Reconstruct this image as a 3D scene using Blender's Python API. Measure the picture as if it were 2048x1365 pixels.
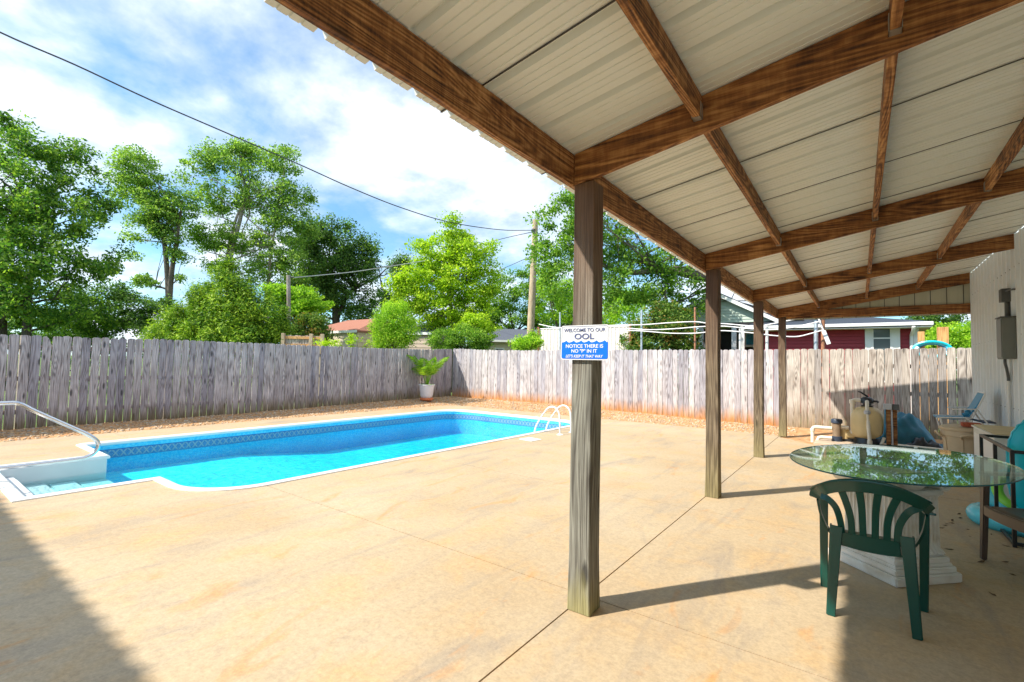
import bpy, bmesh, math, random
import numpy as np
from mathutils import Vector, Matrix, geometry

for o in list(bpy.data.objects):
    bpy.data.objects.remove(o, do_unlink=True)
SC = bpy.context.scene
COL = SC.collection
R = math.radians
random.seed(7)

# ---------------------------------------------------------------- camera
FPX = 941.14                      # focal length in pixels of the 2048 px wide photograph
EYE = Vector((0.0, 0.0, 1.5))
_yaw, _pit, _rol = R(36.4157), R(2.715), R(1.2018)
_f0 = Vector((-math.sin(_yaw), math.cos(_yaw), 0)); _r0 = Vector((math.cos(_yaw), math.sin(_yaw), 0)); _u0 = Vector((0, 0, 1))
FWD = _f0 * math.cos(_pit) + _u0 * math.sin(_pit)
_up = _u0 * math.cos(_pit) - _f0 * math.sin(_pit)
RGT = _r0 * math.cos(_rol) + _up * math.sin(_rol)
UPV = _up * math.cos(_rol) - _r0 * math.sin(_rol)
cam_d = bpy.data.cameras.new('camera')
cam = bpy.data.objects.new('camera', cam_d); COL.objects.link(cam)
cam_d.sensor_fit = 'HORIZONTAL'; cam_d.sensor_width = 36.0; cam_d.lens = FPX / 2048 * 36.0
cam_d.clip_start = 0.05; cam_d.clip_end = 2000
m3 = Matrix((RGT, UPV, -FWD)).transposed()
cam.matrix_world = Matrix.Translation(EYE) @ m3.to_4x4()
SC.camera = cam

# ---------------------------------------------------------------- sun, sky, exposure
SUN_DIR = Vector((0.583, 0.827, -1.0)).normalized()      # the way the light travels
sun_d = bpy.data.lights.new('sun', 'SUN'); sun_d.energy = 2.05; sun_d.angle = R(1.0); sun_d.color = (1.0, 0.94, 0.84)
sun = bpy.data.objects.new('sun', sun_d); COL.objects.link(sun)
sun.rotation_euler = SUN_DIR.to_track_quat('-Z', 'Y').to_euler(); sun.location = (-20, -30, 40)

W = bpy.data.worlds.new('World'); SC.world = W; W.use_nodes = True
def build_sky():
    nt = W.node_tree; nt.nodes.clear()
    N = lambda t: nt.nodes.new(t)
    out = N('ShaderNodeOutputWorld'); bg = N('ShaderNodeBackground'); bg.inputs['Strength'].default_value = 0.115
    sky = N('ShaderNodeTexSky'); sky.sky_type = 'NISHITA'; sky.sun_disc = False
    sky.sun_elevation = R(44.6); sky.sun_rotation = R(215.2); sky.air_density = 1.0; sky.dust_density = 0.6; sky.ozone_density = 1.2
    tc = N('ShaderNodeTexCoord')
    sep = N('ShaderNodeSeparateXYZ'); nt.links.new(tc.outputs['Generated'], sep.inputs[0])
    zc = N('ShaderNodeMath'); zc.operation = 'MAXIMUM'; zc.inputs[1].default_value = 0.0; nt.links.new(sep.outputs['Z'], zc.inputs[0])
    za = N('ShaderNodeMath'); za.operation = 'ADD'; za.inputs[1].default_value = 0.28; nt.links.new(zc.outputs[0], za.inputs[0])
    dv = []
    for ax in ('X', 'Y'):
        d = N('ShaderNodeMath'); d.operation = 'DIVIDE'; nt.links.new(sep.outputs[ax], d.inputs[0]); nt.links.new(za.outputs[0], d.inputs[1]); dv.append(d)
    cmb = N('ShaderNodeCombineXYZ'); nt.links.new(dv[0].outputs[0], cmb.inputs[0]); nt.links.new(dv[1].outputs[0], cmb.inputs[1])
    mp = N('ShaderNodeMapping'); mp.inputs['Location'].default_value = (3.1, 1.7, 0.4); nt.links.new(cmb.outputs[0], mp.inputs[0])
    n1 = N('ShaderNodeTexNoise'); n1.inputs['Scale'].default_value = 1.9; n1.inputs['Detail'].default_value = 7; n1.inputs['Roughness'].default_value = 0.55; n1.inputs['Distortion'].default_value = 0.1
    nt.links.new(mp.outputs[0], n1.inputs['Vector'])
    r1 = N('ShaderNodeValToRGB'); r1.color_ramp.elements[0].position = 0.40; r1.color_ramp.elements[1].position = 0.62
    r1.color_ramp.elements[0].color = (0.12, 0.12, 0.12, 1)
    nt.links.new(n1.outputs['Fac'], r1.inputs[0])
    n2 = N('ShaderNodeTexNoise'); n2.inputs['Scale'].default_value = 4.5; n2.inputs['Detail'].default_value = 6; n2.inputs['Roughness'].default_value = 0.6
    nt.links.new(mp.outputs[0], n2.inputs['Vector'])
    r2 = N('ShaderNodeValToRGB')
    r2.color_ramp.elements[0].position = 0.34; r2.color_ramp.elements[0].color = (1.75, 2.1, 2.55, 1)
    r2.color_ramp.elements[1].position = 0.66; r2.color_ramp.elements[1].color = (3.9, 3.95, 4.05, 1)
    nt.links.new(n2.outputs['Fac'], r2.inputs[0])
    bl = N('ShaderNodeMix'); bl.data_type = 'RGBA'; bl.blend_type = 'MULTIPLY'; bl.inputs[0].default_value = 1.0
    nt.links.new(sky.outputs[0], bl.inputs[6]); bl.inputs[7].default_value = (0.29, 0.50, 0.58, 1)
    mx = N('ShaderNodeMix'); mx.data_type = 'RGBA'
    nt.links.new(r1.outputs[0], mx.inputs[0]); nt.links.new(bl.outputs[2], mx.inputs[6]); nt.links.new(r2.outputs[0], mx.inputs[7])
    nt.links.new(mx.outputs[2], bg.inputs['Color']); nt.links.new(bg.outputs[0], out.inputs['Surface'])
build_sky()
SC.view_settings.view_transform = 'Standard'; SC.view_settings.look = 'None'
SC.view_settings.gamma = 1.0; SC.view_settings.use_curve_mapping = False
SC.view_settings.exposure = 1.85
SC.cycles.max_bounces = 10; SC.cycles.diffuse_bounces = 5; SC.cycles.glossy_bounces = 4
SC.cycles.transmission_bounces = 6; SC.cycles.transparent_max_bounces = 12
SC.cycles.caustics_reflective = False; SC.cycles.caustics_refractive = False
SC.cycles.use_denoising = True
SC.cycles.sample_clamp_indirect = 6.0

def at(px, py, d):
    """World point seen at photograph pixel (px, py), d metres in front of the lens."""
    return EYE + d * (FWD + RGT * ((px - 1024) / FPX) - UPV * ((py - 682.5) / FPX))
def ground(px, py, z=0.0):
    r = FWD + RGT * ((px - 1024) / FPX) - UPV * ((py - 682.5) / FPX)
    return EYE + r * ((z - EYE.z) / r.z)
def on_y(px, py, y):
    r = FWD + RGT * ((px - 1024) / FPX) - UPV * ((py - 682.5) / FPX)
    return EYE + r * (y / r.y)

# ---------------------------------------------------------------- materials
class NT:
    def __init__(s, name):
        s.m = bpy.data.materials.new(name); s.m.use_nodes = True
        s.t = s.m.node_tree; s.t.nodes.clear()
        s.out = s.n('ShaderNodeOutputMaterial')
    def n(s, typ, ins=None, **props):
        k = s.t.nodes.new(typ)
        for a, v in props.items(): setattr(k, a, v)
        for a, v in (ins or {}).items(): s.put(k.inputs[a], v)
        return k
    def put(s, sock, v):
        if isinstance(v, bpy.types.NodeSocket): s.t.links.new(v, sock)
        else:
            if hasattr(sock.default_value, '__len__') and len(sock.default_value) == 4 and len(v) == 3: v = (*v, 1)
            sock.default_value = v
    def math(s, op, a, b=0.0, clamp=False):
        k = s.n('ShaderNodeMath', {0: a, 1: b}, operation=op); k.use_clamp = clamp; return k.outputs[0]
    def mix(s, f, a, b, blend='MIX'):
        k = s.n('ShaderNodeMix', {0: f, 6: a, 7: b}, data_type='RGBA', blend_type=blend); return k.outputs[2]
    def ramp(s, f, stops):
        k = s.n('ShaderNodeValToRGB', {0: f}); e = k.color_ramp.elements
        while len(e) < len(stops): e.new(0.5)
        for x, (p, c) in zip(e, stops):
            x.position = p; x.color = (c, c, c, 1) if isinstance(c, (int, float)) else (*c, 1)
        return k.outputs[0]
    def coord(s, kind='Object', rnd=0.0, scale=(1, 1, 1)):
        c = s.n('ShaderNodeTexCoord').outputs[kind]
        if rnd:
            r = s.n('ShaderNodeObjectInfo').outputs['Random']
            v = s.n('ShaderNodeCombineXYZ', {0: s.math('MULTIPLY', r, rnd), 1: s.math('MULTIPLY', r, rnd * 1.7), 2: s.math('MULTIPLY', r, rnd * 0.6)}).outputs[0]
            c = s.n('ShaderNodeVectorMath', {0: c, 1: v}, operation='ADD').outputs[0]
        return s.n('ShaderNodeMapping', {0: c, 3: scale}).outputs[0]
    def noise(s, vec, scale=1, detail=4, rough=0.55, dist=0.0):
        return s.n('ShaderNodeTexNoise', {'Vector': vec, 'Scale': scale, 'Detail': detail, 'Roughness': rough, 'Distortion': dist}).outputs['Fac']
    def bump(s, h, strength=0.3, dist=0.01):
        return s.n('ShaderNodeBump', {'Height': h, 'Strength': strength, 'Distance': dist}).outputs[0]
    def bsdf(s, col, rough=0.6, normal=None, **kw):
        ins = {'Base Color': col, 'Roughness': rough}
        if normal is not None: ins['Normal'] = normal
        ins.update({k.replace('_', ' '): v for k, v in kw.items()})
        b = s.n('ShaderNodeBsdfPrincipled', ins); s.t.links.new(b.outputs[0], s.out.inputs[0]); return b
    def sep(s, vec): return s.n('ShaderNodeSeparateXYZ', {0: vec}).outputs

def plain(name, col, rough=0.5, var=0.12, scale=8.0, bump=0.0, **kw):
    """A material of one colour with uneven wear and fine relief."""
    k = NT(name); c = k.coord('Object', 5.0)
    n = k.noise(c, scale, 5, 0.6)
    dark = tuple(x * (1 - var) for x in col); lite = tuple(min(1, x * (1 + var * 0.6)) for x in col)
    colr = k.ramp(n, [(0.3, dark), (0.7, lite)])
    nr = k.bump(k.noise(c, scale * 12, 3), bump, 0.002) if bump else None
    k.bsdf(colr, k.math('ADD', k.math('MULTIPLY', n, 0.15), rough - 0.07), nr, **kw)
    return k.m

def wood(name, dark, mid, lite, axis=2, k_ring=52.0, fine=1.0, rough=0.75, knots=0.5, foot=None, top=None, rnd=9.0, bumps=0.5, tint=0.0, kz=0.9, chatter=0.0):
    """Sawn timber whose grain runs along a local axis; foot / top: (z0, z1, colour) stains rising or falling along local z."""
    k = NT(name)
    sc = [7.0, 7.0, 7.0]; sc[axis] = 0.55
    c = k.coord('Object', rnd, tuple(sc))
    n0 = k.noise(c, 0.8, 1.5, 0.4, 0.2)
    ring = k.math('SINE', k.math('MULTIPLY', n0, k_ring * 3.0))
    ring = k.math('ADD', k.math('MULTIPLY', ring, 0.5), 0.5)
    sf = [75.0, 75.0, 75.0]; sf[axis] = 2.2
    cf = k.coord('Object', rnd, tuple(sf))
    fib = k.noise(cf, fine, 4, 0.65)
    blot = k.noise(k.coord('Object', rnd, (1.3, 1.3, 1.3)), 1.5, 3)
    v = k.math('ADD', k.math('MULTIPLY', ring, 0.26), k.math('MULTIPLY', k.math('SUBTRACT', fib, 0.18), 1.15))
    v = k.math('ADD', v, k.math('MULTIPLY', k.math('SUBTRACT', blot, 0.5), 0.6))
    if chatter:
        sq = [5.0, 5.0, 5.0]; sq[axis] = 24.0
        v = k.math('ADD', v, k.math('MULTIPLY', k.math('SUBTRACT', k.noise(k.coord('Object', rnd, tuple(sq)), 1.0, 4, 0.7), 0.5), chatter))
    col = k.ramp(v, [(0.18, dark), (0.5, mid), (0.88, lite)])
    sk = [4.2, 4.2, 4.2]; sk[axis] = 1.15
    if knots:
        vo = k.n('ShaderNodeTexVoronoi', {'Vector': k.coord('Object', rnd, tuple(sk)), 'Scale': 1.6}, feature='F1')
        kn = k.ramp(vo.outputs['Distance'], [(0.10, 1.0), (0.19, 0.0)])
        col = k.mix(k.math('MULTIPLY', kn, knots), col, tuple(x * 0.28 for x in dark))
    if tint:
        r = k.n('ShaderNodeObjectInfo').outputs['Random']
        r2 = k.math('FRACT', k.math('MULTIPLY', r, 17.3))
        col = k.mix(1.0, col, k.ramp(r2, [(0.0, (1 - tint, 1 - tint, 1 - tint * 0.8)), (0.5, (1, 0.97, 0.95)), (1.0, (1 + tint * 0.5, 1 + tint * 0.45, 1 + tint * 0.35))]), 'MULTIPLY')
    if foot or top:
        raw = k.n('ShaderNodeTexCoord').outputs['Object']
        z = k.sep(raw)[axis]
        wob = k.noise(k.coord('Object', rnd, (11, 11, 1.4)), 1.0, 4)
        zz = k.math('ADD', z, k.math('MULTIPLY', k.math('SUBTRACT', wob, 0.5), kz))
        for st in (foot, top):
            if st:
                mr = k.n('ShaderNodeMapRange', {0: zz, 1: st[0], 2: st[1], 3: 1.0 if st is foot else 0.0, 4: 0.0 if st is foot else 1.0})
                stc = k.mix(1.0, k.ramp(v, [(0.1, 0.45), (0.9, 1.15)]), st[2], 'MULTIPLY')
                col = k.mix(k.math('MULTIPLY', mr.outputs[0], st[3] if len(st) > 3 else 0.9), col, stc)
    h = k.math('ADD', k.math('MULTIPLY', ring, 0.4), fib)
    k.bsdf(col, rough, k.bump(h, bumps, 0.006))
    return k.m

M = {}
M['beam'] = wood('stained_beam', (0.045, 0.015, 0.005), (0.26, 0.10, 0.026), (0.58, 0.29, 0.10), axis=0, knots=0.8, k_ring=44, chatter=0.5)
M['beam_y'] = wood('stained_header', (0.035, 0.012, 0.004), (0.28, 0.11, 0.03), (0.64, 0.34, 0.13), axis=1, knots=0.7, k_ring=62, chatter=0.75)
M['post'] = wood('weathered_post', (0.045, 0.038, 0.030), (0.175, 0.168, 0.138), (0.33, 0.325, 0.275), axis=2, knots=0.8,
                 foot=(0.0, 0.22, (0.34, 0.30, 0.09), 0.65), top=(1.45, 2.45, (0.19, 0.095, 0.045), 0.92), kz=0.5)
M['post_brown'] = wood('browner_post', (0.035, 0.022, 0.012), (0.13, 0.092, 0.055), (0.27, 0.21, 0.135), axis=2, knots=0.8,
                 foot=(0.0, 0.65, (0.34, 0.29, 0.12), 0.65), top=(1.3, 2.5, (0.12, 0.055, 0.028), 0.9), kz=0.5)
M['picket_pale'] = wood('pale_picket', (0.20, 0.17, 0.17), (0.47, 0.44, 0.445), (0.66, 0.64, 0.645), axis=2, knots=0.6, tint=0.3,
                 foot=(0.02, 0.42, (0.62, 0.27, 0.07), 0.95), kz=0.55, k_ring=40, bumps=0.35)  # the boards' own pale grey, clay-stained at the foot
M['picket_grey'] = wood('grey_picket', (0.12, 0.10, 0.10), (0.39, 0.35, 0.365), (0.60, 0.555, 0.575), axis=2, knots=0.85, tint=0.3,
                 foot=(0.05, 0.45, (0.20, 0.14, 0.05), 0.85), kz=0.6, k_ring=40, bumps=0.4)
M['picket_old'] = wood('mossy_picket', (0.14, 0.11, 0.09), (0.42, 0.375, 0.33), (0.64, 0.59, 0.53), axis=2, knots=0.75, tint=0.22,
                 foot=(0.0, 0.7, (0.30, 0.20, 0.08), 0.8), kz=0.8, k_ring=40, bumps=0.4)
M['rail_wood'] = wood('fence_rail_wood', (0.15, 0.11, 0.08), (0.34, 0.28, 0.22), (0.5, 0.43, 0.36), axis=0, knots=0.4)
M['orange_wood'] = wood('new_cedar', (0.35, 0.15, 0.05), (0.62, 0.32, 0.11), (0.75, 0.45, 0.18), axis=2, knots=0.4)
M['pole_wood'] = wood('utility_pole_wood', (0.22, 0.15, 0.09), (0.50, 0.38, 0.25), (0.66, 0.53, 0.38), axis=2, knots=0.2)

def concrete(name, base, lite, rust, grey):
    k = NT(name); c = k.n('ShaderNodeTexCoord').outputs['Object']
    a = k.noise(c, 0.55, 5, 0.55, 0.3); b = k.noise(c, 2.3, 6, 0.6, 0.5); f = k.noise(c, 55, 4, 0.75); sp = k.noise(c, 22, 4, 0.7)
    col = k.mix(k.ramp(a, [(0.35, 0.0), (0.7, 1.0)]), base, lite)
    col = k.mix(k.math('MULTIPLY', k.ramp(b, [(0.48, 0.0), (0.72, 1.0)]), 0.55), col, rust)
    st = k.noise(k.n('ShaderNodeMapping', {0: c, 1: (3.3, 8.1, 0), 2: (0, 0, 0.12), 3: (2.6, 0.6, 1)}).outputs[0], 1.15, 6, 0.68, 0.8)
    col = k.mix(k.math('MULTIPLY', k.ramp(st, [(0.50, 0.0), (0.74, 1.0)]), 0.62), col, grey)
    col = k.mix(k.math('MULTIPLY', k.ramp(k.math('MULTIPLY', st, sp), [(0.34, 0.0), (0.44, 1.0)]), 0.45), col, tuple(x * 0.45 for x in grey))
    rs = k.noise(k.n('ShaderNodeMapping', {0: c, 1: (1.1, 0.4, 0), 2: (0, 0, 0.1), 3: (2.4, 0.9, 1)}).outputs[0], 1.3, 4, 0.6, 1.2)
    col = k.mix(k.math('MULTIPLY', k.ramp(rs, [(0.60, 0.0), (0.74, 1.0)]), 0.55), col, (0.62, 0.27, 0.06))
    sm = k.noise(c, 6.5, 5, 0.7, 0.6)
    col = k.mix(k.math('MULTIPLY', k.ramp(sm, [(0.57, 0.0), (0.72, 1.0)]), 0.45), col, (0.36, 0.27, 0.19))
    col = k.mix(1.0, col, k.ramp(sp, [(0.25, 0.82), (0.75, 1.1)]), 'MULTIPLY')
    col = k.mix(1.0, col, k.ramp(f, [(0.3, 0.84), (0.7, 1.10)]), 'MULTIPLY')
    h = k.math('ADD', k.math('MULTIPLY', f, 0.5), k.math('MULTIPLY', b, 1.2))
    k.bsdf(col, k.math('SUBTRACT', 0.88, k.math('MULTIPLY', a, 0.25)), k.bump(h, 0.25, 0.004))
    return k.m
M['concrete'] = concrete('tan_concrete', (0.465, 0.34, 0.20), (0.55, 0.43, 0.28), (0.60, 0.37, 0.15), (0.30, 0.255, 0.215))
M['joint'] = plain('joint_dirt', (0.20, 0.12, 0.06), 0.95, 0.3, 20)
M['grey_concrete'] = plain('grey_concrete', (0.52, 0.40, 0.29), 0.9, 0.2, 5, 0.3)
M['coping'] = plain('white_coping', (0.86, 0.86, 0.84), 0.35, 0.05, 6)
M['acrylic'] = plain('white_acrylic', (0.74, 0.75, 0.74), 0.3, 0.04, 3)
M['steel'] = plain('brushed_steel', (0.72, 0.72, 0.73), 0.2, 0.05, 12, Metallic=1.0)
M['steel_dull'] = plain('galvanised_steel', (0.52, 0.58, 0.64), 0.45, 0.15, 10, Metallic=0.6)
M['hanger'] = plain('joist_hanger_zinc', (0.60, 0.60, 0.58), 0.4, 0.2, 20, Metallic=0.7)
M['pvc'] = plain('cream_pipe', (0.78, 0.72, 0.60), 0.4, 0.08, 8)
M['white_paint'] = plain('white_paint', (0.80, 0.79, 0.76), 0.45, 0.06, 4)
M['white_pipe'] = plain('white_line_pipe', (0.86, 0.82, 0.80), 0.5, 0.1, 6)
M['rust'] = plain('rusty_steel', (0.38, 0.17, 0.09), 0.8, 0.5, 14, 0.4)
M['black'] = plain('black_plastic', (0.018, 0.02, 0.024), 0.35, 0.3, 8)
M['black_metal'] = plain('black_metal', (0.02, 0.019, 0.018), 0.4, 0.3, 10)
M['blue_black'] = plain('blue_black_plastic', (0.03, 0.045, 0.075), 0.4, 0.3, 8)
M['green'] = plain('green_resin', (0.001, 0.062, 0.046), 0.24, 0.06, 4)
M['brown_resin'] = plain('brown_resin', (0.125, 0.085, 0.065), 0.35, 0.15, 6, 0.1)
M['box_grey'] = plain('grey_box_paint', (0.175, 0.185, 0.165), 0.45, 0.12, 4)
M['dark_grey'] = plain('dark_grey_paint', (0.09, 0.095, 0.095), 0.45, 0.12, 4)
M['light_grey'] = plain('light_grey_plastic', (0.50, 0.52, 0.55), 0.45, 0.1, 6)
M['tan_bin'] = plain('tan_rubber', (0.56, 0.44, 0.29), 0.55, 0.1, 4, 0.1)
M['tank'] = plain('tan_fibreglass', (0.68, 0.52, 0.26), 0.4, 0.12, 3)
M['tarp'] = plain('teal_tarpaulin', (0.006, 0.13, 0.20), 0.45, 0.25, 5, 0.2)
M['turq'] = plain('turquoise_vinyl', (0.0, 0.52, 0.62), 0.3, 0.08, 4)
M['turq_light'] = plain('pale_turquoise_vinyl', (0.10, 0.62, 0.74), 0.25, 0.08, 4)
M['lime_vinyl'] = plain('lime_vinyl', (0.30, 0.75, 0.06), 0.3, 0.08, 4)
M['blue_sling'] = plain('blue_sling', (0.03, 0.26, 0.48), 0.5, 0.15, 9)
M['dark_blue'] = plain('navy_fabric', (0.03, 0.06, 0.12), 0.6, 0.2, 9)
M['brick'] = plain('red_brick', (0.42, 0.10, 0.05), 0.85, 0.3, 15, 0.5)
M['pot'] = plain('white_pot_glaze', (0.72, 0.74, 0.80), 0.4, 0.06, 4)
M['terracotta'] = plain('terracotta', (0.62, 0.20, 0.08), 0.7, 0.2, 9, 0.2)
M['soil'] = plain('potting_soil', (0.06, 0.035, 0.02), 0.95, 0.4, 20, 0.6)
M['stone'] = None
M['cab_white'] = plain('cabinet_white', (0.72, 0.70, 0.63), 0.5, 0.08, 3)
M['tan_ribbed'] = plain('tan_ribbed_lid', (0.62, 0.51, 0.28), 0.5, 0.15, 4)
M['sign_white'] = plain('sign_white', (0.72, 0.73, 0.74), 0.35, 0.03, 4)
M['sign_blue'] = plain('sign_blue', (0.0, 0.15, 0.78), 0.35, 0.04, 6)
M['sign_grey'] = plain('sign_lettering_grey', (0.09, 0.11, 0.24), 0.4, 0.05, 6)
M['wire'] = plain('black_cable', (0.05, 0.05, 0.055), 0.6, 0.2, 3)
M['wire_light'] = plain('aluminium_cable', (0.45, 0.45, 0.43), 0.5, 0.2, 3)
M['dead_leaf'] = plain('dry_leaf', (0.14, 0.085, 0.04), 0.8, 0.4, 9)

def metal_sheet(name, col, dirt, streak=0.25, rough=0.45):
    k = NT(name); c = k.n('ShaderNodeTexCoord').outputs['Object']
    a = k.noise(c, 1.1, 4); b = k.noise(k.n('ShaderNodeMapping', {0: c, 3: (6, 6, 0.5)}).outputs[0], 1.5, 4)
    colr = k.mix(k.math('MULTIPLY', k.ramp(k.math('ADD', k.math('MULTIPLY', a, 0.5), k.math('MULTIPLY', b, 0.5)), [(0.42, 0.0), (0.68, 1.0)]), streak), col, dirt)
    k.bsdf(colr, rough); return k.m
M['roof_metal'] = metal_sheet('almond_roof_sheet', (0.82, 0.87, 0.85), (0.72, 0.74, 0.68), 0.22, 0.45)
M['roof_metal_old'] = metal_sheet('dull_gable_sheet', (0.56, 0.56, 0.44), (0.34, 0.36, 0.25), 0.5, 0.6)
M['wall_metal'] = metal_sheet('white_wall_sheet', (0.82, 0.86, 0.89), (0.70, 0.68, 0.64), 0.28, 0.5)
M['back_metal'] = metal_sheet('white_corrugated_sheet', (0.80, 0.74, 0.68), (0.55, 0.45, 0.36), 0.4, 0.6)

def siding_mat(name, col, var=0.08):
    k = NT(name); c = k.coord('Object', 3.0)
    n = k.noise(c, 1.2, 4); f = k.noise(k.n('ShaderNodeMapping', {0: c, 3: (1, 1, 12)}).outputs[0], 6, 3)
    colr = k.mix(1.0, col, k.ramp(n, [(0.3, 1 - var), (0.7, 1 + var)]), 'MULTIPLY')
    k.bsdf(colr, 0.6, k.bump(f, 0.1, 0.004)); return k.m
M['red_siding'] = siding_mat('red_siding', (0.30, 0.022, 0.03))
M['green_siding'] = siding_mat('pale_green_siding', (0.42, 0.50, 0.42))
M['beige_siding'] = siding_mat('beige_siding', (0.66, 0.54, 0.40))
M['tan_siding'] = siding_mat('tan_siding', (0.46, 0.36, 0.28))
M['dark_shingle'] = plain('dark_shingles', (0.045, 0.058, 0.085), 0.9, 0.4, 25, 0.6)
M['grey_shingle'] = plain('grey_shingles', (0.10, 0.11, 0.14), 0.9, 0.3, 25, 0.6)
M['red_shingle'] = plain('red_brown_shingles', (0.36, 0.15, 0.10), 0.9, 0.25, 18, 0.5)
M['dark_room'] = plain('dark_room', (0.015, 0.016, 0.018), 0.8, 0.3, 4)
k = NT('window_glass'); k.bsdf((0.11, 0.14, 0.15), 0.08, None, Specular_IOR_Level=0.6); M['pane'] = k.m

def liner(name, base, spot, scale):
    k = NT(name); c = k.n('ShaderNodeTexCoord').outputs['Object']
    n = k.noise(c, scale, 3, 0.7); big = k.noise(c, 0.7, 2)
    col = k.mix(k.ramp(n, [(0.42, 0.0), (0.6, 1.0)]), base, spot)
    col = k.mix(1.0, col, k.ramp(big, [(0.3, 0.9), (0.7, 1.08)]), 'MULTIPLY')
    k.bsdf(col, 0.5); return k.m
M['liner'] = liner('blue_liner', (0.04, 0.58, 0.90), (0.16, 0.72, 0.94), 26)
M['liner_floor'] = liner('sun_brightened_liner', (0.24, 0.78, 0.94), (0.66, 0.94, 0.97), 9)  # paler than the walls: brightness of sun caustics put into the floor colour
def tile_band():
    k = NT('patterned_tile_band'); c = k.n('ShaderNodeTexCoord').outputs['UV']
    s = k.sep(c)
    u = k.math('MULTIPLY', s[0], 1.0); v = s[1]
    tri = lambda x: k.math('ABSOLUTE', k.math('SUBTRACT', k.math('FRACT', x), 0.5))
    a = tri(k.math('ADD', u, v)); b = tri(k.math('SUBTRACT', u, v))
    line = k.math('MINIMUM', a, b)
    pat = k.ramp(line, [(0.07, 1.0), (0.13, 0.0)])
    n = k.noise(c, 9, 3)
    col = k.mix(pat, k.mix(k.ramp(n, [(0.45, 0), (0.6, 1)]), (0.05, 0.17, 0.38), (0.12, 0.34, 0.56)), (0.28, 0.38, 0.44))
    edge = k.ramp(v, [(0.0, 1), (0.1, 0), (0.88, 0), (0.95, 1)])
    col = k.mix(edge, col, (0.02, 0.12, 0.42))
    k.bsdf(col, 0.3); return k.m
M['tile'] = tile_band()

def water_mat():
    k = NT('pool_water'); c = k.n('ShaderNodeTexCoord').outputs['Object']
    m = k.n('ShaderNodeMapping', {0: c, 2: (0, 0, 0.5), 3: (1.0, 1.8, 1)}).outputs[0]
    h = k.math('ADD', k.noise(m, 3.2, 3, 0.5, 0.6), k.math('MULTIPLY', k.noise(m, 11, 2, 0.5), 0.25))
    nr = k.bump(h, 0.55, 0.05)
    fr = k.n('ShaderNodeFresnel', {'IOR': 1.33, 'Normal': nr})
    tr = k.n('ShaderNodeBsdfTransparent', {'Color': (0.97, 0.99, 1.0)})
    gl = k.n('ShaderNodeBsdfGlossy', {'Color': (1, 1, 1), 'Roughness': 0.03, 'Normal': nr})
    mx = k.n('ShaderNodeMixShader', {0: k.math('MULTIPLY', fr.outputs[0], 0.50), 1: tr.outputs[0], 2: gl.outputs[0]})
    va = k.n('ShaderNodeVolumeAbsorption', {'Color': (0.12, 0.945, 0.99), 'Density': 1.9})
    k.t.links.new(va.outputs[0], k.out.inputs[1])
    k.t.links.new(mx.outputs[0], k.out.inputs[0]); return k.m
M['water'] = water_mat()
def glass_mat():
    k = NT('table_glass')
    fr = k.n('ShaderNodeFresnel', {'IOR': 1.52})
    tr = k.n('ShaderNodeBsdfTransparent', {'Color': (0.82, 0.95, 0.91)})
    gl = k.n('ShaderNodeBsdfGlossy', {'Color': (0.95, 1, 1), 'Roughness': 0.01})
    mx = k.n('ShaderNodeMixShader', {0: k.math('MULTIPLY', fr.outputs[0], 0.62), 1: tr.outputs[0], 2: gl.outputs[0]})
    k.t.links.new(mx.outputs[0], k.out.inputs[0]); return k.m
M['glass'] = glass_mat()
k = NT('glass_edge'); k.bsdf((0.01, 0.10, 0.11), 0.1); M['glass_edge'] = k.m

def plaster():
    k = NT('whitewashed_plaster'); c = k.n('ShaderNodeTexCoord').outputs['Object']
    n = k.noise(c, 5, 5); f = k.noise(c, 30, 3)
    col = k.ramp(n, [(0.3, (0.60, 0.52, 0.40)), (0.5, (0.76, 0.73, 0.66)), (0.75, (0.80, 0.79, 0.75))])
    k.bsdf(col, 0.7, k.bump(f, 0.15, 0.004)); return k.m
M['plaster'] = plaster()

def stones_mat():
    k = NT('river_gravel'); r = k.n('ShaderNodeNewGeometry').outputs['Random Per Island']
    col = k.ramp(r, [(0.0, (0.55, 0.42, 0.27)), (0.25, (0.50, 0.28, 0.11)), (0.45, (0.58, 0.48, 0.36)), (0.6, (0.34, 0.26, 0.20)), (0.75, (0.56, 0.34, 0.15)), (1.0, (0.66, 0.56, 0.42))])
    c = k.n('ShaderNodeTexCoord').outputs['Object']
    col = k.mix(1.0, col, k.ramp(k.noise(c, 40, 3), [(0.3, 0.75), (0.7, 1.15)]), 'MULTIPLY')
    k.bsdf(col, 0.8); return k.m
M['stone'] = stones_mat()
def dirt_mat():
    k = NT('orange_clay'); c = k.n('ShaderNodeTexCoord').outputs['Object']
    col = k.ramp(k.noise(c, 6, 6, 0.65), [(0.3, (0.28, 0.14, 0.07)), (0.5, (0.52, 0.27, 0.11)), (0.7, (0.58, 0.40, 0.25))])
    k.bsdf(col, 0.95, k.bump(k.noise(c, 45, 4), 0.6, 0.02)); return k.m
M['dirt'] = dirt_mat()
def grass_mat():
    k = NT('grass_ground'); c = k.n('ShaderNodeTexCoord').outputs['Object']
    col = k.ramp(k.noise(c, 0.6, 6, 0.7), [(0.3, (0.06, 0.10, 0.02)), (0.6, (0.12, 0.19, 0.035)), (0.8, (0.20, 0.22, 0.06))])
    k.bsdf(col, 0.9, k.bump(k.noise(c, 30, 4), 0.8, 0.05)); return k.m
M['grass'] = grass_mat()

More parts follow.
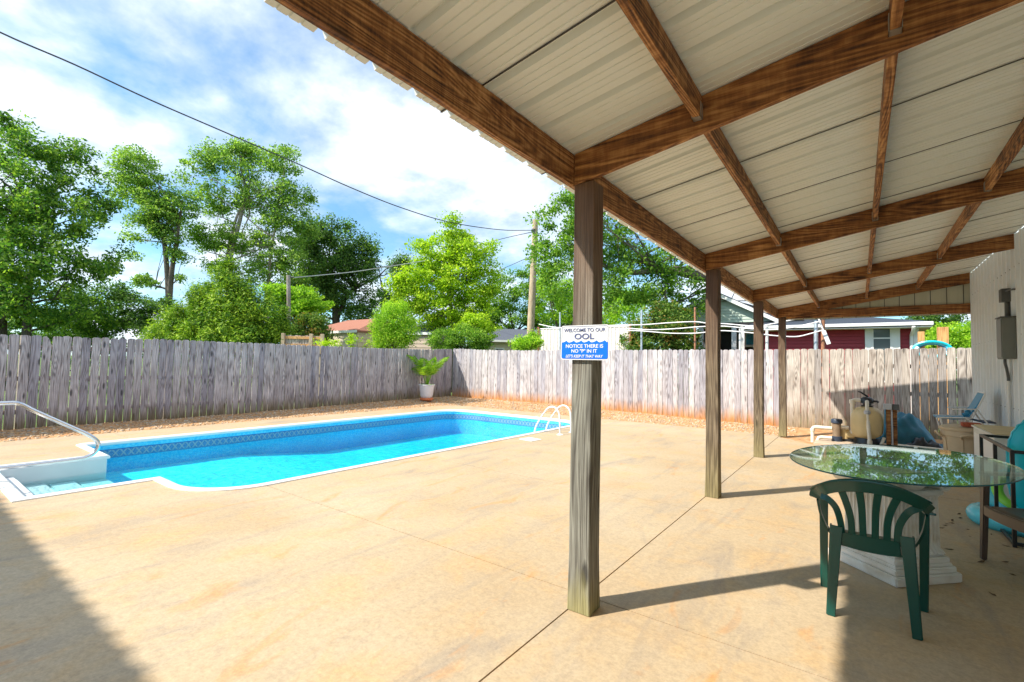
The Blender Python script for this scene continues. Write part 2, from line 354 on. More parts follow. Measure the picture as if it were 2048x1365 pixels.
def leaf_mat(name, dark, mid, lite, trans=0.45, accent=None):
    k = NT(name); g = k.n('ShaderNodeNewGeometry').outputs
    c = k.n('ShaderNodeTexCoord').outputs['Object']
    r = g['Random Per Island']
    v = k.math('ADD', k.math('MULTIPLY', r, 0.55), k.math('MULTIPLY', k.noise(c, 0.9, 3), 0.75))
    col = k.ramp(v, [(0.30, dark), (0.58, mid), (0.92, lite)])
    if accent:
        z = k.noise(c, 2.2, 2)
        col = k.mix(k.ramp(k.math('ADD', z, k.math('MULTIPLY', r, 0.3)), [(0.74, 0.0), (0.86, 1.0)]), col, accent)
    b = k.n('ShaderNodeBsdfPrincipled', {'Base Color': col, 'Roughness': 0.55, 'Specular IOR Level': 0.2})
    t = k.n('ShaderNodeBsdfTranslucent', {'Color': k.mix(1.0, col, (1.5, 1.7, 0.8), 'MULTIPLY')})
    mx = k.n('ShaderNodeMixShader', {0: trans, 1: b.outputs[0], 2: t.outputs[0]})
    k.t.links.new(mx.outputs[0], k.out.inputs[0]); return k.m
M['leaf_deep'] = leaf_mat('deep_green_leaves', (0.026, 0.083, 0.017), (0.088, 0.203, 0.034), (0.298, 0.420, 0.057))
M['leaf_oak'] = leaf_mat('oak_leaves', (0.021, 0.063, 0.018), (0.067, 0.150, 0.034), (0.175, 0.285, 0.057))
M['leaf_tall'] = leaf_mat('airy_leaves', (0.055, 0.122, 0.029), (0.164, 0.300, 0.057), (0.416, 0.544, 0.115))
M['leaf_lime'] = leaf_mat('lime_leaves', (0.123, 0.225, 0.014), (0.298, 0.450, 0.021), (0.578, 0.690, 0.046), 0.42)
M['leaf_bush'] = leaf_mat('bright_bush_leaves', (0.088, 0.210, 0.017), (0.245, 0.435, 0.029), (0.490, 0.660, 0.057), 0.4)
M['leaf_mid'] = leaf_mat('mid_green_leaves', (0.044, 0.120, 0.017), (0.131, 0.270, 0.034), (0.333, 0.480, 0.069))
M['leaf_cedar'] = leaf_mat('cedar_sprays', (0.022, 0.075, 0.012), (0.115, 0.25, 0.02), (0.44, 0.58, 0.05), 0.25)
M['leaf_photinia'] = leaf_mat('red_tip_leaves', (0.03, 0.09, 0.02), (0.09, 0.19, 0.03), (0.24, 0.32, 0.06), 0.35, (0.34, 0.20, 0.05))
M['leaf_palm'] = leaf_mat('palm_leaflets', (0.05, 0.14, 0.015), (0.16, 0.31, 0.02), (0.33, 0.46, 0.04), 0.35)
M['leaf_far'] = leaf_mat('far_leaves', (0.02, 0.06, 0.02), (0.05, 0.125, 0.035), (0.11, 0.20, 0.06))
M['bark'] = wood('grey_bark', (0.05, 0.04, 0.03), (0.14, 0.11, 0.085), (0.26, 0.21, 0.17), axis=2, knots=0.2, bumps=0.9)
M['bark_dark'] = wood('dark_bark', (0.02, 0.016, 0.012), (0.06, 0.048, 0.038), (0.12, 0.10, 0.08), axis=2, knots=0.2, bumps=0.9)
M['bark_pale'] = wood('pale_bark', (0.16, 0.12, 0.10), (0.34, 0.29, 0.25), (0.50, 0.44, 0.39), axis=2, knots=0.2, bumps=0.9)

# ---------------------------------------------------------------- mesh helpers
class MB:
    def __init__(s): s.v = []; s.f = []; s.uv = None
    def add(s, vs, fs):
        b = len(s.v); s.v += [tuple(v) for v in vs]; s.f += [tuple(i + b for i in f) for f in fs]; return s
    def box(s, x0, x1, y0, y1, z0, z1):
        return s.add([(x0, y0, z0), (x1, y0, z0), (x1, y1, z0), (x0, y1, z0), (x0, y0, z1), (x1, y0, z1), (x1, y1, z1), (x0, y1, z1)],
                     [(3, 2, 1, 0), (4, 5, 6, 7), (0, 1, 5, 4), (1, 2, 6, 5), (2, 3, 7, 6), (3, 0, 4, 7)])
    def tube(s, pts, rad, n=10, cap=True):
        pts = [Vector(p) for p in pts]; m = len(pts)
        rad = rad if hasattr(rad, '__len__') else [rad] * m
        t0 = (pts[1] - pts[0]).normalized()
        ref = Vector((0, 0, 1)) if abs(t0.z) < 0.9 else Vector((1, 0, 0))
        u = t0.cross(ref).normalized(); vs = []
        for i, p in enumerate(pts):
            t = (pts[min(i + 1, m - 1)] - pts[max(i - 1, 0)]).normalized()
            u = (u - t * u.dot(t)).normalized(); w = t.cross(u)
            for a in range(n):
                q = 2 * math.pi * a / n
                vs.append(p + (u * math.cos(q) + w * math.sin(q)) * rad[i])
        fs = [(i * n + a, i * n + (a + 1) % n, (i + 1) * n + (a + 1) % n, (i + 1) * n + a) for i in range(m - 1) for a in range(n)]
        if cap: fs += [tuple(range(n - 1, -1, -1)), tuple((m - 1) * n + a for a in range(n))]
        return s.add(vs, fs)
    def lathe(s, prof, n=24, c=(0, 0, 0)):
        vs = []; fs = []
        for r, z in prof:
            for a in range(n):
                q = 2 * math.pi * a / n; vs.append((c[0] + r * math.cos(q), c[1] + r * math.sin(q), c[2] + z))
        for i in range(len(prof) - 1):
            for a in range(n): fs.append((i * n + a, i * n + (a + 1) % n, (i + 1) * n + (a + 1) % n, (i + 1) * n + a))
        fs += [tuple(range(n - 1, -1, -1)), tuple((len(prof) - 1) * n + a for a in range(n))]
        return s.add(vs, fs)
    def prism(s, poly, axis, a, b):
        """Extrude a 2-D polygon between a and b along axis (0, 1 or 2)."""
        def P(p, h):
            q = list(p); q.insert(axis, h); return q
        n = len(poly)
        vs = [P(p, a) for p in poly] + [P(p, b) for p in poly]
        fs = [tuple(range(n - 1, -1, -1)), tuple(range(n, 2 * n))] + [(i, (i + 1) % n, n + (i + 1) % n, n + i) for i in range(n)]
        return s.add(vs, fs)
    def ribbon(s, pts, wdir, w, t, taper=None):
        """A flat bar swept along pts: w wide along wdir (one vector or one per point), t thick."""
        pts = [Vector(p) for p in pts]; m = len(pts)
        vs = []
        for i, p in enumerate(pts):
            tan = (pts[min(i + 1, m - 1)] - pts[max(i - 1, 0)]).normalized()
            wd = Vector(wdir[i] if hasattr(wdir[0], '__len__') else wdir); wd = (wd - tan * wd.dot(tan)).normalized()
            nd = tan.cross(wd)
            ww = (w[i] if hasattr(w, '__len__') else w) / 2; tt = (t[i] if hasattr(t, '__len__') else t) / 2
            vs += [p - wd * ww - nd * tt, p + wd * ww - nd * tt, p + wd * ww + nd * tt, p - wd * ww + nd * tt]
        fs = [(i * 4 + a, i * 4 + (a + 1) % 4, (i + 1) * 4 + (a + 1) % 4, (i + 1) * 4 + a) for i in range(m - 1) for a in range(4)]
        fs += [(3, 2, 1, 0), tuple((m - 1) * 4 + a for a in range(4))]
        return s.add(vs, fs)
    def mesh(s, name, mat, smooth=False, bevel=0.0, seg=1):
        me = bpy.data.meshes.new(name); me.from_pydata(s.v, [], s.f)
        bm = bmesh.new(); bm.from_mesh(me)
        bmesh.ops.recalc_face_normals(bm, faces=bm.faces)
        if bevel:
            es = [e for e in bm.edges if len(e.link_faces) == 2 and e.calc_face_angle(0) > 0.6]
            bmesh.ops.bevel(bm, geom=es, offset=bevel, segments=seg, affect='EDGES', clamp_overlap=True)
        bm.to_mesh(me); bm.free()
        if mat: me.materials.append(mat)
        if smooth:
            me.polygons.foreach_set('use_smooth', [True] * len(me.polygons))
            try: me.set_sharp_from_angle(angle=R(40))
            except Exception: pass
        return me
    def build(s, name, mat, parent=None, smooth=False, bevel=0.0, seg=1, loc=None):
        return link(name, s.mesh(name, mat, smooth, bevel, seg), parent, loc)

def link(name, me, parent=None, loc=None):
    o = bpy.data.objects.new(name, me); COL.objects.link(o)
    if parent: o.parent = parent
    if loc is not None: o.location = loc
    return o
def tag(o, label=None, cat=None, group=None, kind=None):
    for a, v in (('label', label), ('category', cat), ('group', group), ('kind', kind)):
        if v: o[a] = v
    return o
def thing(name, label, cat, loc=(0, 0, 0), rz=0.0, group=None):
    o = bpy.data.objects.new(name, None); COL.objects.link(o); o.location = loc; o.rotation_euler = (0, 0, rz)
    o.empty_display_size = 0.2
    return tag(o, label, cat, group)
def copy_tree(o, parent=None):
    c = o.copy(); COL.objects.link(c); c.parent = parent
    for ch in list(o.children): copy_tree(ch, c)
    return c
def spline(pts, n=8):
    """Catmull-Rom through pts."""
    P = [Vector(p) for p in pts]; P = [P[0] * 2 - P[1]] + P + [P[-1] * 2 - P[-2]]; out = []
    for i in range(1, len(P) - 2):
        for k_ in range(n):
            t = k_ / n
            out.append(0.5 * ((2 * P[i]) + (P[i + 1] - P[i - 1]) * t + (2 * P[i - 1] - 5 * P[i] + 4 * P[i + 1] - P[i + 2]) * t * t + (3 * P[i] - P[i - 1] - 3 * P[i + 1] + P[i + 2]) * t ** 3))
    out.append(P[-2]); return out
def arc(cx, cy, r, a0, a1, n=10):
    return [(cx + r * math.cos(R(a0 + (a1 - a0) * i / n)), cy + r * math.sin(R(a0 + (a1 - a0) * i / n))) for i in range(n + 1)]
def offset_poly(poly, d, closed=True):
    """Move a polyline sideways (to the left of its direction for d > 0) with mitred corners."""
    n = len(poly); out = []
    for i in range(n):
        p = Vector(poly[i]); a = Vector(poly[(i - 1) % n]); b = Vector(poly[(i + 1) % n])
        if not closed and i == 0: a = p * 2 - b
        if not closed and i == n - 1: b = p * 2 - a
        d1 = (p - a).normalized(); d2 = (b - p).normalized()
        n1 = Vector((-d1.y, d1.x)); n2 = Vector((-d2.y, d2.x)); nn = (n1 + n2)
        nn = nn / max(nn.length, 1e-6); c = max(nn.dot(n1), 0.4)
        out.append(tuple(p + nn * (d / c)))
    return out

# ================================================================ THE GROUND, DECK AND POOL
OUT = ([(-6.85, 0.90), (-6.85, 2.08), (-6.42, 2.08)] + arc(-6.40, 2.86, 0.78, -88, 0, 10) + [(-5.62, 5.0), (-5.60, 8.0), (-5.62, 10.2)]
       + arc(-6.52, 10.22, 0.90, 0, 90, 10)[1:] + [(-8.0, 11.12), (-9.5, 11.12)] + arc(-9.55, 10.22, 0.90, 90, 180, 10)
       + [(-10.45, 7.0), (-10.45, 4.5), (-10.45, 2.15), (-10.36, 2.05), (-9.12, 2.05), (-9.12, 0.90)])      # anticlockwise
INN = offset_poly(OUT, 0.12)
WZ = -0.225

def make_ground():
    B = 700.0; x0, x1, y0, y1 = -13.28, 9.0, -12.0, 13.98
    mb = MB()
    for a, b, c, d in ((-B, B, y1, B), (-B, B, -B, y0), (-B, x0, y0, y1), (x1, B, y0, y1)):
        mb.add([(a, c, -0.03), (b, c, -0.03), (b, d, -0.03), (a, d, -0.03)], [(0, 1, 2, 3)])
    tag(mb.build('ground', M['grass']), kind='structure')
make_ground()

def make_deck():
    outer = [(-11.62, -12.0), (1.75, -12.0), (1.75, 11.25), (0.4, 11.25), (-0.75, 11.25), (-1.42, 11.92), (-1.42, 12.2), (-10.7, 12.2)] + arc(-10.72, 11.3, 0.9, 90, 180, 8)
    tris = geometry.tessellate_polygon([[Vector((*p, 0)) for p in outer], [Vector((*p, 0)) for p in reversed(OUT)]])
    allp = outer + list(reversed(OUT))
    bm = bmesh.new(); vs = [bm.verts.new((*p, 0)) for p in allp]
    for t in tris:
        try: bm.faces.new([vs[i] for i in t])
        except Exception: pass
    XJ = [-1.455]; YJ = [-4.5, -2.05, 0.40, 2.83, 5.23, 7.70, 10.1]
    J = 0.005
    for x in XJ:
        for s in (-J, J): bmesh.ops.bisect_plane(bm, geom=bm.verts[:] + bm.edges[:] + bm.faces[:], plane_co=(x + s, 0, 0), plane_no=(1, 0, 0))
    for y in YJ:
        for s in (-J, J): bmesh.ops.bisect_plane(bm, geom=bm.verts[:] + bm.edges[:] + bm.faces[:], plane_co=(0, y + s, 0), plane_no=(0, 1, 0))
    cells = {}
    for f in bm.faces:
        c = f.calc_center_median()
        if any(abs(c.x - x) < J for x in XJ) or any(abs(c.y - y) < J for y in YJ): continue
        cells.setdefault((sum(c.x > x for x in XJ), sum(c.y > y for y in YJ)), []).append(f)
    root = tag(bpy.data.objects.new('pool_deck', None), kind='structure'); COL.objects.link(root)
    root['label'] = 'tan stained concrete deck round the pool and under the patio roof'
    for key, fs in sorted(cells.items()):
        mb = MB(); idx = {}
        for f in fs:
            for v in f.verts:
                if v.index not in idx or True: pass
        bv = {}
        for f in fs:
            t = []
            for v in f.verts:
                if v not in bv: bv[v] = len(mb.v); mb.v.append((v.co.x, v.co.y, 0.0))
                t.append(bv[v])
            mb.f.append(tuple(t))
        me = bpy.data.meshes.new('concrete_slab'); me.from_pydata(mb.v, [], mb.f)
        b2 = bmesh.new(); b2.from_mesh(me)
        bmesh.ops.recalc_face_normals(b2, faces=b2.faces)
        if sum(f.normal.z for f in b2.faces) < 0: bmesh.ops.reverse_faces(b2, faces=b2.faces)
        ed = [e for e in b2.edges if e.is_boundary]
        r = bmesh.ops.extrude_edge_only(b2, edges=ed)
        for v in [g for g in r['geom'] if isinstance(g, bmesh.types.BMVert)]: v.co.z = -0.10
        b2.to_mesh(me); b2.free(); me.materials.append(M['concrete'])
        link('concrete_slab', me, root)
    mb = MB()       # dirt showing at the bottom of the joints
    mb.box(-1.52, -1.39, -11.9, 11.8, -0.06, -0.012)
    for y in YJ:
        for xa, xb in ((-11.55, -10.5 if y > 2 else -1.53), (-5.55 if y > 2 else -11.5, -1.53), (-1.385, 1.70)):
            mb.box(xa, xb, y - 0.03, y + 0.03, -0.06, -0.012)
    mb.build('joint_filler', M['joint'], root)
    bm.free()
make_deck()

def smooth_noise(x, y):
    return (math.sin(x * 3.1 + y * 1.7) + math.sin(x * 1.3 - y * 4.1 + 2) + math.sin(x * 7.7 + y * 6.1 + 1) * 0.5) / 2.5
def bed_z(x, y):
    """Height of the gravel bed: rises from the deck edge to the fence, most at the corner."""
    d = max(0.0, min(1.0, max((-11.62 - x) / 1.6, (y - 12.2) / 1.7)))
    corner = max(0.0, min(1.0, (y - 6.0) / 6.0)) if x < -11.6 else 1.0
    corner *= max(0.15, min(1.0, (-2.0 - x) / 7.0))
    return -0.02 + d * (0.04 + 0.12 * corner) + 0.012 * smooth_noise(x, y)
def make_gravel():
    mb = MB(); st = 0.25
    def patch(x0, x1, y0, y1):
        nx = int((x1 - x0) / st); ny = int((y1 - y0) / st)
        vs = [(x0 + (x1 - x0) * i / nx, y0 + (y1 - y0) * j / ny) for j in range(ny + 1) for i in range(nx + 1)]
        mb.add([(x, y, bed_z(x, y)) for x, y in vs], [(j * (nx + 1) + i, j * (nx + 1) + i + 1, (j + 1) * (nx + 1) + i + 1, (j + 1) * (nx + 1) + i) for j in range(ny) for i in range(nx)])
    patch(-13.3, -10.62, -6.0, 14.0); patch(-10.62, 1.9, 11.1, 14.0)
    o = mb.build('gravel_bed', M['dirt'], smooth=True); tag(o, kind='structure')
    base = [(-.5, -.4, -.3), (.5, -.45, -.3), (.55, .4, -.3), (-.45, .5, -.3), (-.3, -.25, .35), (.3, -.3, .32), (.35, .25, .3), (-.25, .3, .38)]
    fc = [(3, 2, 1, 0), (4, 5, 6, 7), (0, 1, 5, 4), (1, 2, 6, 5), (2, 3, 7, 6), (3, 0, 4, 7)]
    rnd = random.Random(3); pts = []
    while len(pts) < 9000:
        if rnd.random() < 0.55: x, y = rnd.uniform(-13.15, -11.62), rnd.uniform(-1.0, 13.8)
        else: x, y = rnd.uniform(-13.1, -1.2), rnd.uniform(12.22, 13.8)
        if x > -11.62 and y < 12.21: continue
        if x > -11.62 and x < -10.7 and (x + 10.72) ** 2 + (y - 11.3) ** 2 < 0.81 and y < 12.2: continue
        pts.append((x, y))
    V = []; F = []
    for x, y in pts:
        s = rnd.uniform(0.014, 0.05); a = rnd.uniform(0, 6.3); ca, sa = math.cos(a), math.sin(a); b = len(V); e = rnd.uniform(0.6, 1.0)
        z = bed_z(x, y) + s * 0.15
        for p in base:
            j = rnd.uniform(0.8, 1.2); px, py = p[0] * s * 1.3 * j, p[1] * s * e * j
            V.append((x + px * ca - py * sa, y + px * sa + py * ca, z + p[2] * s * 0.75))
        F += [tuple(i + b for i in f) for f in fc]
    me = bpy.data.meshes.new('gravel'); me.from_pydata(V, [], F); me.materials.append(M['stone'])
    me.polygons.foreach_set('use_smooth', [True] * len(me.polygons))
    tag(link('gravel', me), 'loose river gravel between the deck and the wooden fence', 'gravel', kind='stuff')
make_gravel()

def sweep(profile, path, closed):
    """profile: (inward offset, z) pairs swept along a plan path."""
    n = len(path); mb = MB(); rings = [offset_poly(path, d, closed) if d else list(path) for d, z in profile]
    for r, (d, z) in zip(rings, profile): mb.v += [(p[0], p[1], z) for p in r]
    for j in range(len(profile) - 1):
        for i in range(n if closed else n - 1):
            i2 = (i + 1) % n; mb.f.append((j * n + i, j * n + i2, (j + 1) * n + i2, (j + 1) * n + i))
    return mb
def make_pool():
    root = thing('swimming_pool', 'rectangular in-ground pool with white coping and bright blue liner', 'pool', (-8, 6.5, 0))
    off = lambda mb: MB().add([(x + 8, y - 6.5, z) for x, y, z in mb.v], mb.f)
    off(sweep([(0.0, -0.06), (0.0, 0.012), (0.012, 0.022), (0.05, 0.026), (0.09, 0.020), (0.118, 0.004), (0.128, -0.018), (0.122, -0.04), (0.10, -0.05)], OUT, True)).build('coping', M['coping'], root, smooth=True)
    main = OUT[1:-1]
    w = offset_poly(main, 0.115, False)
    off(sweep([(0, -0.03), (0, -0.115)], w, False)).build('liner_bead', M['liner'], root, smooth=True)
    n = len(w); t = off(sweep([(0.003, -0.112), (0.003, -0.262)], w, False)); o = t.build('tile_band', M['tile'], root, smooth=True)
    me = o.data; uv = me.uv_layers.new(name='UVMap'); L = [0.0]
    for i in range(1, n): L.append(L[-1] + (Vector(w[i]) - Vector(w[i - 1])).length)
    for p in me.polygons:
        for li in p.loop_indices:
            vi = me.loops[li].vertex_index; uv.data[li].uv = (L[vi % n] / 0.11, 1.0 - vi // n)
    mb = MB()
    depth = lambda x, y: -0.50 if y < 4.5 else (-0.50 - 0.20 * min(1, (y - 4.5) / 2.0) if y < 6.5 else -0.70)
    mb.v += [(x, y, -0.255) for x, y in w] + [(x, y, -1.0) for x, y in w]
    mb.f += [(i, i + 1, n + i + 1, n + i) for i in range(n - 1)]
    off(mb).build('liner_wall', M['liner'], root, smooth=True)
    mb = MB()
    ys = [0.8, 2.0, 3.0, 4.5, 5.5, 6.5, 9.0, 11.2]; xs = [-10.5, -9.4, -8.0, -6.6, -5.4]
    mb.v += [(x, y, depth(x, y) + 0.001) for y in ys for x in xs]
    mb.f += [(j * 5 + i, j * 5 + i + 1, (j + 1) * 5 + i + 1, (j + 1) * 5 + i) for j in range(len(ys) - 1) for i in range(4)]
    off(mb).build('pool_floor', M['liner_floor'], root)
    # moulded white entry steps
    st = MB(); x0, x1 = -9.0, -6.97
    for x in (x0 + 0.012, x1 - 0.012): st.box(min(x, x + (0.03 if x > -8 else -0.03)), max(x, x + (0.03 if x > -8 else -0.03)), 1.0, 2.14, -1.0, -0.03)
    st.box(x0, x1, 0.985, 1.02, -1.0, -0.03)
    s = off(st).build('step_unit', M['acrylic'], root, bevel=0.008)
    for ya, yb_, z in ((1.015, 1.20, -0.13), (1.201, 1.50, -0.268), (1.501, 1.80, -0.292), (1.801, 2.16, -0.325)):
        off(MB().box(x0 + 0.013, x1 - 0.013, ya, yb_, -1.0, z)).build('step', M['acrylic'], s, bevel=0.025, seg=2)
    wm = MB(); P = offset_poly(OUT, 0.108)
    wm.prism(P, 2, -1.05, WZ)
    ow = wm.build('water', M['water']); tag(ow, 'clear rippled water filling the swimming pool', 'water', kind='structure')
make_pool()

# ================================================================ THE PATIO ROOF
SL = 0.1672
roof_z = lambda x: 2.852 + SL * (x + 1.455)
POSTY = [-0.62, 2.61, 5.82, 8.96, 12.07]
def corrug(width, pitch, h=0.02, minor=0.004):
    """Cross-section (t, h) of ribbed sheet steel: raised ribs with two shallow minor ribs between."""
    prof = []; n = int(round(width / pitch))
    for i in range(n):
        a = i * pitch
        prof += [(a, 0), (a + 0.012, 0), (a + 0.022, h), (a + 0.052, h), (a + 0.062, 0)]
        for q in (0.42, 0.62, 0.82):
            prof += [(a + pitch * q - 0.005, 0), (a + pitch * q - 0.002, minor), (a + pitch * q + 0.002, minor), (a + pitch * q + 0.005, 0)]
    prof.append((n * pitch, 0)); return prof
def sheet(prof, length, thick=0.0035):
    """Sheet with its ribs along local x (length) and profile along local y / z."""
    n = len(prof); mb = MB()
    for dz in (0, thick):
        for x in (0, length): mb.v += [(x, t, h + dz) for t, h in prof]
    for i in range(n - 1):
        mb.f += [(i, i + 1, n + i + 1, n + i), (2 * n + i, 3 * n + i, 3 * n + i + 1, 2 * n + i + 1),
                 (i, 2 * n + i, 2 * n + i + 1, i + 1), (n + i, n + i + 1, 3 * n + i + 1, 3 * n + i)]
    mb.f += [(0, n, 3 * n, 2 * n), (n - 1, 3 * n - 1, 4 * n - 1, 2 * n - 1)]
    return mb
def make_patio():
    root = thing('patio_cover', 'lean-to patio roof of pale ribbed metal on dark stained beams and square timber posts', 'patio cover', (-1.385, 2.68, 0))
    ox, oy = -1.385, 2.68
    def add(name, mb, mat, parent=root, **kw):
        return MB().add([(x - ox, y - oy, z) for x, y, z in mb.v], mb.f).build(name, mat, parent, **kw)
    rnd = random.Random(5)
    # posts: each its own mesh, slightly twisted as sawn timber is
    def post(y, mat):
        mb = MB(); n = 9
        for i in range(n):
            z = 2.655 * i / (n - 1); w = 0.070 + (0.006 if i == 0 else 0); a = 0.02 * math.sin(i * 0.7 + y)
            dx, dy = 0.003 * math.sin(i + y), 0.003 * math.cos(i * 1.3 + y)
            for sx, sy in ((-1, -1), (1, -1), (1, 1), (-1, 1)):
                mb.v.append((sx * w + dx - sy * w * a, sy * w + dy + sx * w * a, z))
        mb.f = [(i * 4 + k_, i * 4 + (k_ + 1) % 4, i * 4 + 4 + (k_ + 1) % 4, i * 4 + 4 + k_) for i in range(n - 1) for k_ in range(4)] + [(3, 2, 1, 0), tuple((n - 1) * 4 + k_ for k_ in range(4))]
        return mb.build('post', mat, root, bevel=0.005, loc=(-1.385 - ox, y + 0.07 - oy, 0))
    for y, mt in zip(POSTY, ('post', 'post', 'post_brown', 'post_brown', 'post_brown')): post(y, M[mt])
    # header along the eave, in lengths that meet over the posts
    edges = [-3.4, -0.55, 2.61, 5.82, 8.96, 12.14]
    for a, b in zip(edges, edges[1:]):
        add('header_beam', MB().box(-1.497, -1.457, a + 0.002, b - 0.002, 2.645, 2.848), M['beam_y'], bevel=0.004)
    # rafters
    for y in POSTY:
        poly = [(-1.455, roof_z(-1.455) - 0.205), (1.695, roof_z(1.695) - 0.205), (1.695, roof_z(1.695) - 0.004), (-1.455, roof_z(-1.455) - 0.004)]
        mb = MB(); ya, yb = y - 0.004, y + 0.036
        mb.prism(poly, 1, ya, yb)
        rf = add('rafter', mb, M['beam'], bevel=0.004)
        rf.rotation_euler = (0, 0, 0)
    # purlins between the rafters, hung in zinc hangers
    for x, w in ((-0.69, 0.04), (0.145, 0.04), (0.94, 0.04)):
        for a, b in zip(POSTY, POSTY[1:]):
            z1 = roof_z(x) - 0.006; z0 = z1 - 0.128
            pu = add('purlin', MB().box(x - w / 2, x + w / 2, a + 0.038, b - 0.006, z0, z1), M['beam_y'], bevel=0.003)
            for yy, s in ((b - 0.006, -1), (a + 0.038, 1)):
                hg = MB(); y0_, y1_ = sorted((yy, yy + s * 0.045))
                hg.box(x - w / 2 - 0.004, x + w / 2 + 0.004, y0_, y1_, z0 - 0.004, z0 - 0.001)
                hg.box(x - w / 2 - 0.004, x - w / 2 - 0.001, y0_, y1_, z0 - 0.004, z0 + 0.08)
                hg.box(x + w / 2 + 0.001, x + w / 2 + 0.004, y0_, y1_, z0 - 0.004, z0 + 0.08)
                add('joist_hanger', hg, M['hanger'], pu)
    # tie beam across the far end and the gable sheets over it
    add('tie_beam', MB().box(-1.30, 1.695, 12.085, 12.125, 2.625, 2.80), M['beam'], bevel=0.004)
    # roof sheets
    PW, PITCH = 0.970, 0.2425
    ln = math.hypot(1, SL) * (1.71 + 1.745)
    me = sheet(corrug(PW, PITCH, 0.036, 0.006), ln).mesh('roof_panel', M['roof_metal'])
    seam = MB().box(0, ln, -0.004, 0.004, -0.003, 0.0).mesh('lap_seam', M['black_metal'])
    y = 1.699 - 5 * PW; i = 0
    while y < 12.3:
        o = link('roof_panel', me, root, (-1.745 - ox, y - 0.004 - oy, roof_z(-1.745) + (0.0 if i % 2 else 0.0037)))
        o.rotation_euler = (0, -math.atan(SL), 0)
        o.scale = (1, 1.009, 1)
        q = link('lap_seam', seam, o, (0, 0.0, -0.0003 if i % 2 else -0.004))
        y += PW; i += 1
    # gable sheets: vertical ribs
    x = -1.44; gi = 0
    while x < 1.68:
        wd = min(0.234, 1.715 - x)
        za = 2.60; zb0 = roof_z(x) - 0.01; zb1 = roof_z(x + wd) - 0.01
        mb = MB()
        mb.prism([(x + 0.006, za), (x + wd - 0.006, za), (x + wd - 0.006, zb1), (x + 0.006, zb0)], 1, 12.128, 12.132)
        mb.box(x - 0.005, x + 0.008, 12.126, 12.15, za, zb0)
        for q in (0.36, 0.66):
            mb.box(x + wd * q - 0.004, x + wd * q + 0.004, 12.124, 12.128, za, zb0)
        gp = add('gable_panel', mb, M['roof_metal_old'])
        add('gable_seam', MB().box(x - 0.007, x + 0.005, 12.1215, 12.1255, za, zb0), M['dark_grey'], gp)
        x += 0.234; gi += 1
    return root
make_patio()

def make_sign():
    c = Vector((-1.357, 2.587, 1.637)); root = thing('pool_sign', 'white and blue welcome sign fixed to the nearest patio post', 'sign', c)
    w, h, r = 0.165, 0.107, 0.018
    def rr(w, h, r): return [p for cx, cy, a in ((w - r, h - r, 0), (-w + r, h - r, 90), (-w + r, -h + r, 180), (w - r, -h + r, 270)) for p in arc(cx, cy, r, a, a + 90, 5)]
    MB().prism(rr(w, h, r), 1, 0, 0.004).build('board', M['sign_white'], root)
    pts = [(-w + 0.008, -h + 0.02)] + arc(-w + 0.02, -h + 0.02, 0.012, 180, 270, 4) + arc(w - 0.02, -h + 0.02, 0.012, 270, 360, 4)
    x = w - 0.008; n = 6; step = 2 * x / n; top = 0.0
    wp = MB().prism(pts + [(x, top), (-x, top)], 1, -0.0012, -0.0002)
    for i in range(n):
        xa = -x + i * step
        wp.prism([(xa, top + 0.0001), (xa + step, top + 0.0001), (xa + step * 0.80, top + 0.004), (xa + step * 0.62, top + 0.013), (xa + step * 0.40, top + 0.006)], 1, -0.0012, -0.0002)
    wp.build('wave_print', M['sign_blue'], root)
    rim = offset_poly(rr(w, h, r), 0.006); inn = offset_poly(rr(w, h, r), 0.009); n = len(rim)
    mb = MB(); mb.v = [(p[0], -0.0006, p[1]) for p in rim] + [(p[0], -0.0006, p[1]) for p in inn]; mb.f = [(i, (i + 1) % n, n + (i + 1) % n, n + i) for i in range(n)]
    mb.build('border_line', M['sign_grey'], root)
    def text(body, wid, z, hgt, mat, shear=0.0, bold=0.0):
        cu = bpy.data.curves.new('lettering', 'FONT'); cu.body = body; cu.align_x = 'CENTER'; cu.size = 1.0; cu.extrude = 0.01; cu.shear = shear; cu.offset = bold
        t = bpy.data.objects.new('tmp', cu); COL.objects.link(t)
        me = bpy.data.meshes.new_from_object(t.evaluated_get(bpy.context.evaluated_depsgraph_get()))
        bpy.data.objects.remove(t)
        co = np.array([v.co[:] for v in me.vertices]); lo, hi = co.min(0), co.max(0)
        cx = (lo[0] + hi[0]) / 2
        for v in me.vertices:
            xx, yy = v.co.x, v.co.y
            v.co = ((xx - cx) * wid / (hi[0] - lo[0]), -0.0018 - v.co.z * 0.04, z + (yy - lo[1]) * hgt / (hi[1] - lo[1]))
        me.materials.clear(); me.materials.append(mat); me.name = 'lettering'
        bm = bmesh.new(); bm.from_mesh(me); bmesh.ops.recalc_face_normals(bm, faces=bm.faces); bm.to_mesh(me); bm.free()
        link('lettering', me, root)
    text('WELCOME TO OUR', 0.285, 0.066, 0.022, M['sign_grey'], bold=0.012)
    text('OOL', 0.135, 0.020, 0.036, M['sign_grey'], bold=0.022)
    text('NOTICE THERE IS', 0.255, -0.033, 0.0225, M['sign_white'], bold=0.02)
    text('NO "P" IN IT', 0.175, -0.063, 0.0225, M['sign_white'], bold=0.02)
    text("LET'S KEEP IT THAT WAY", 0.255, -0.093, 0.0185, M['sign_white'], shear=0.25, bold=0.02)
make_sign()

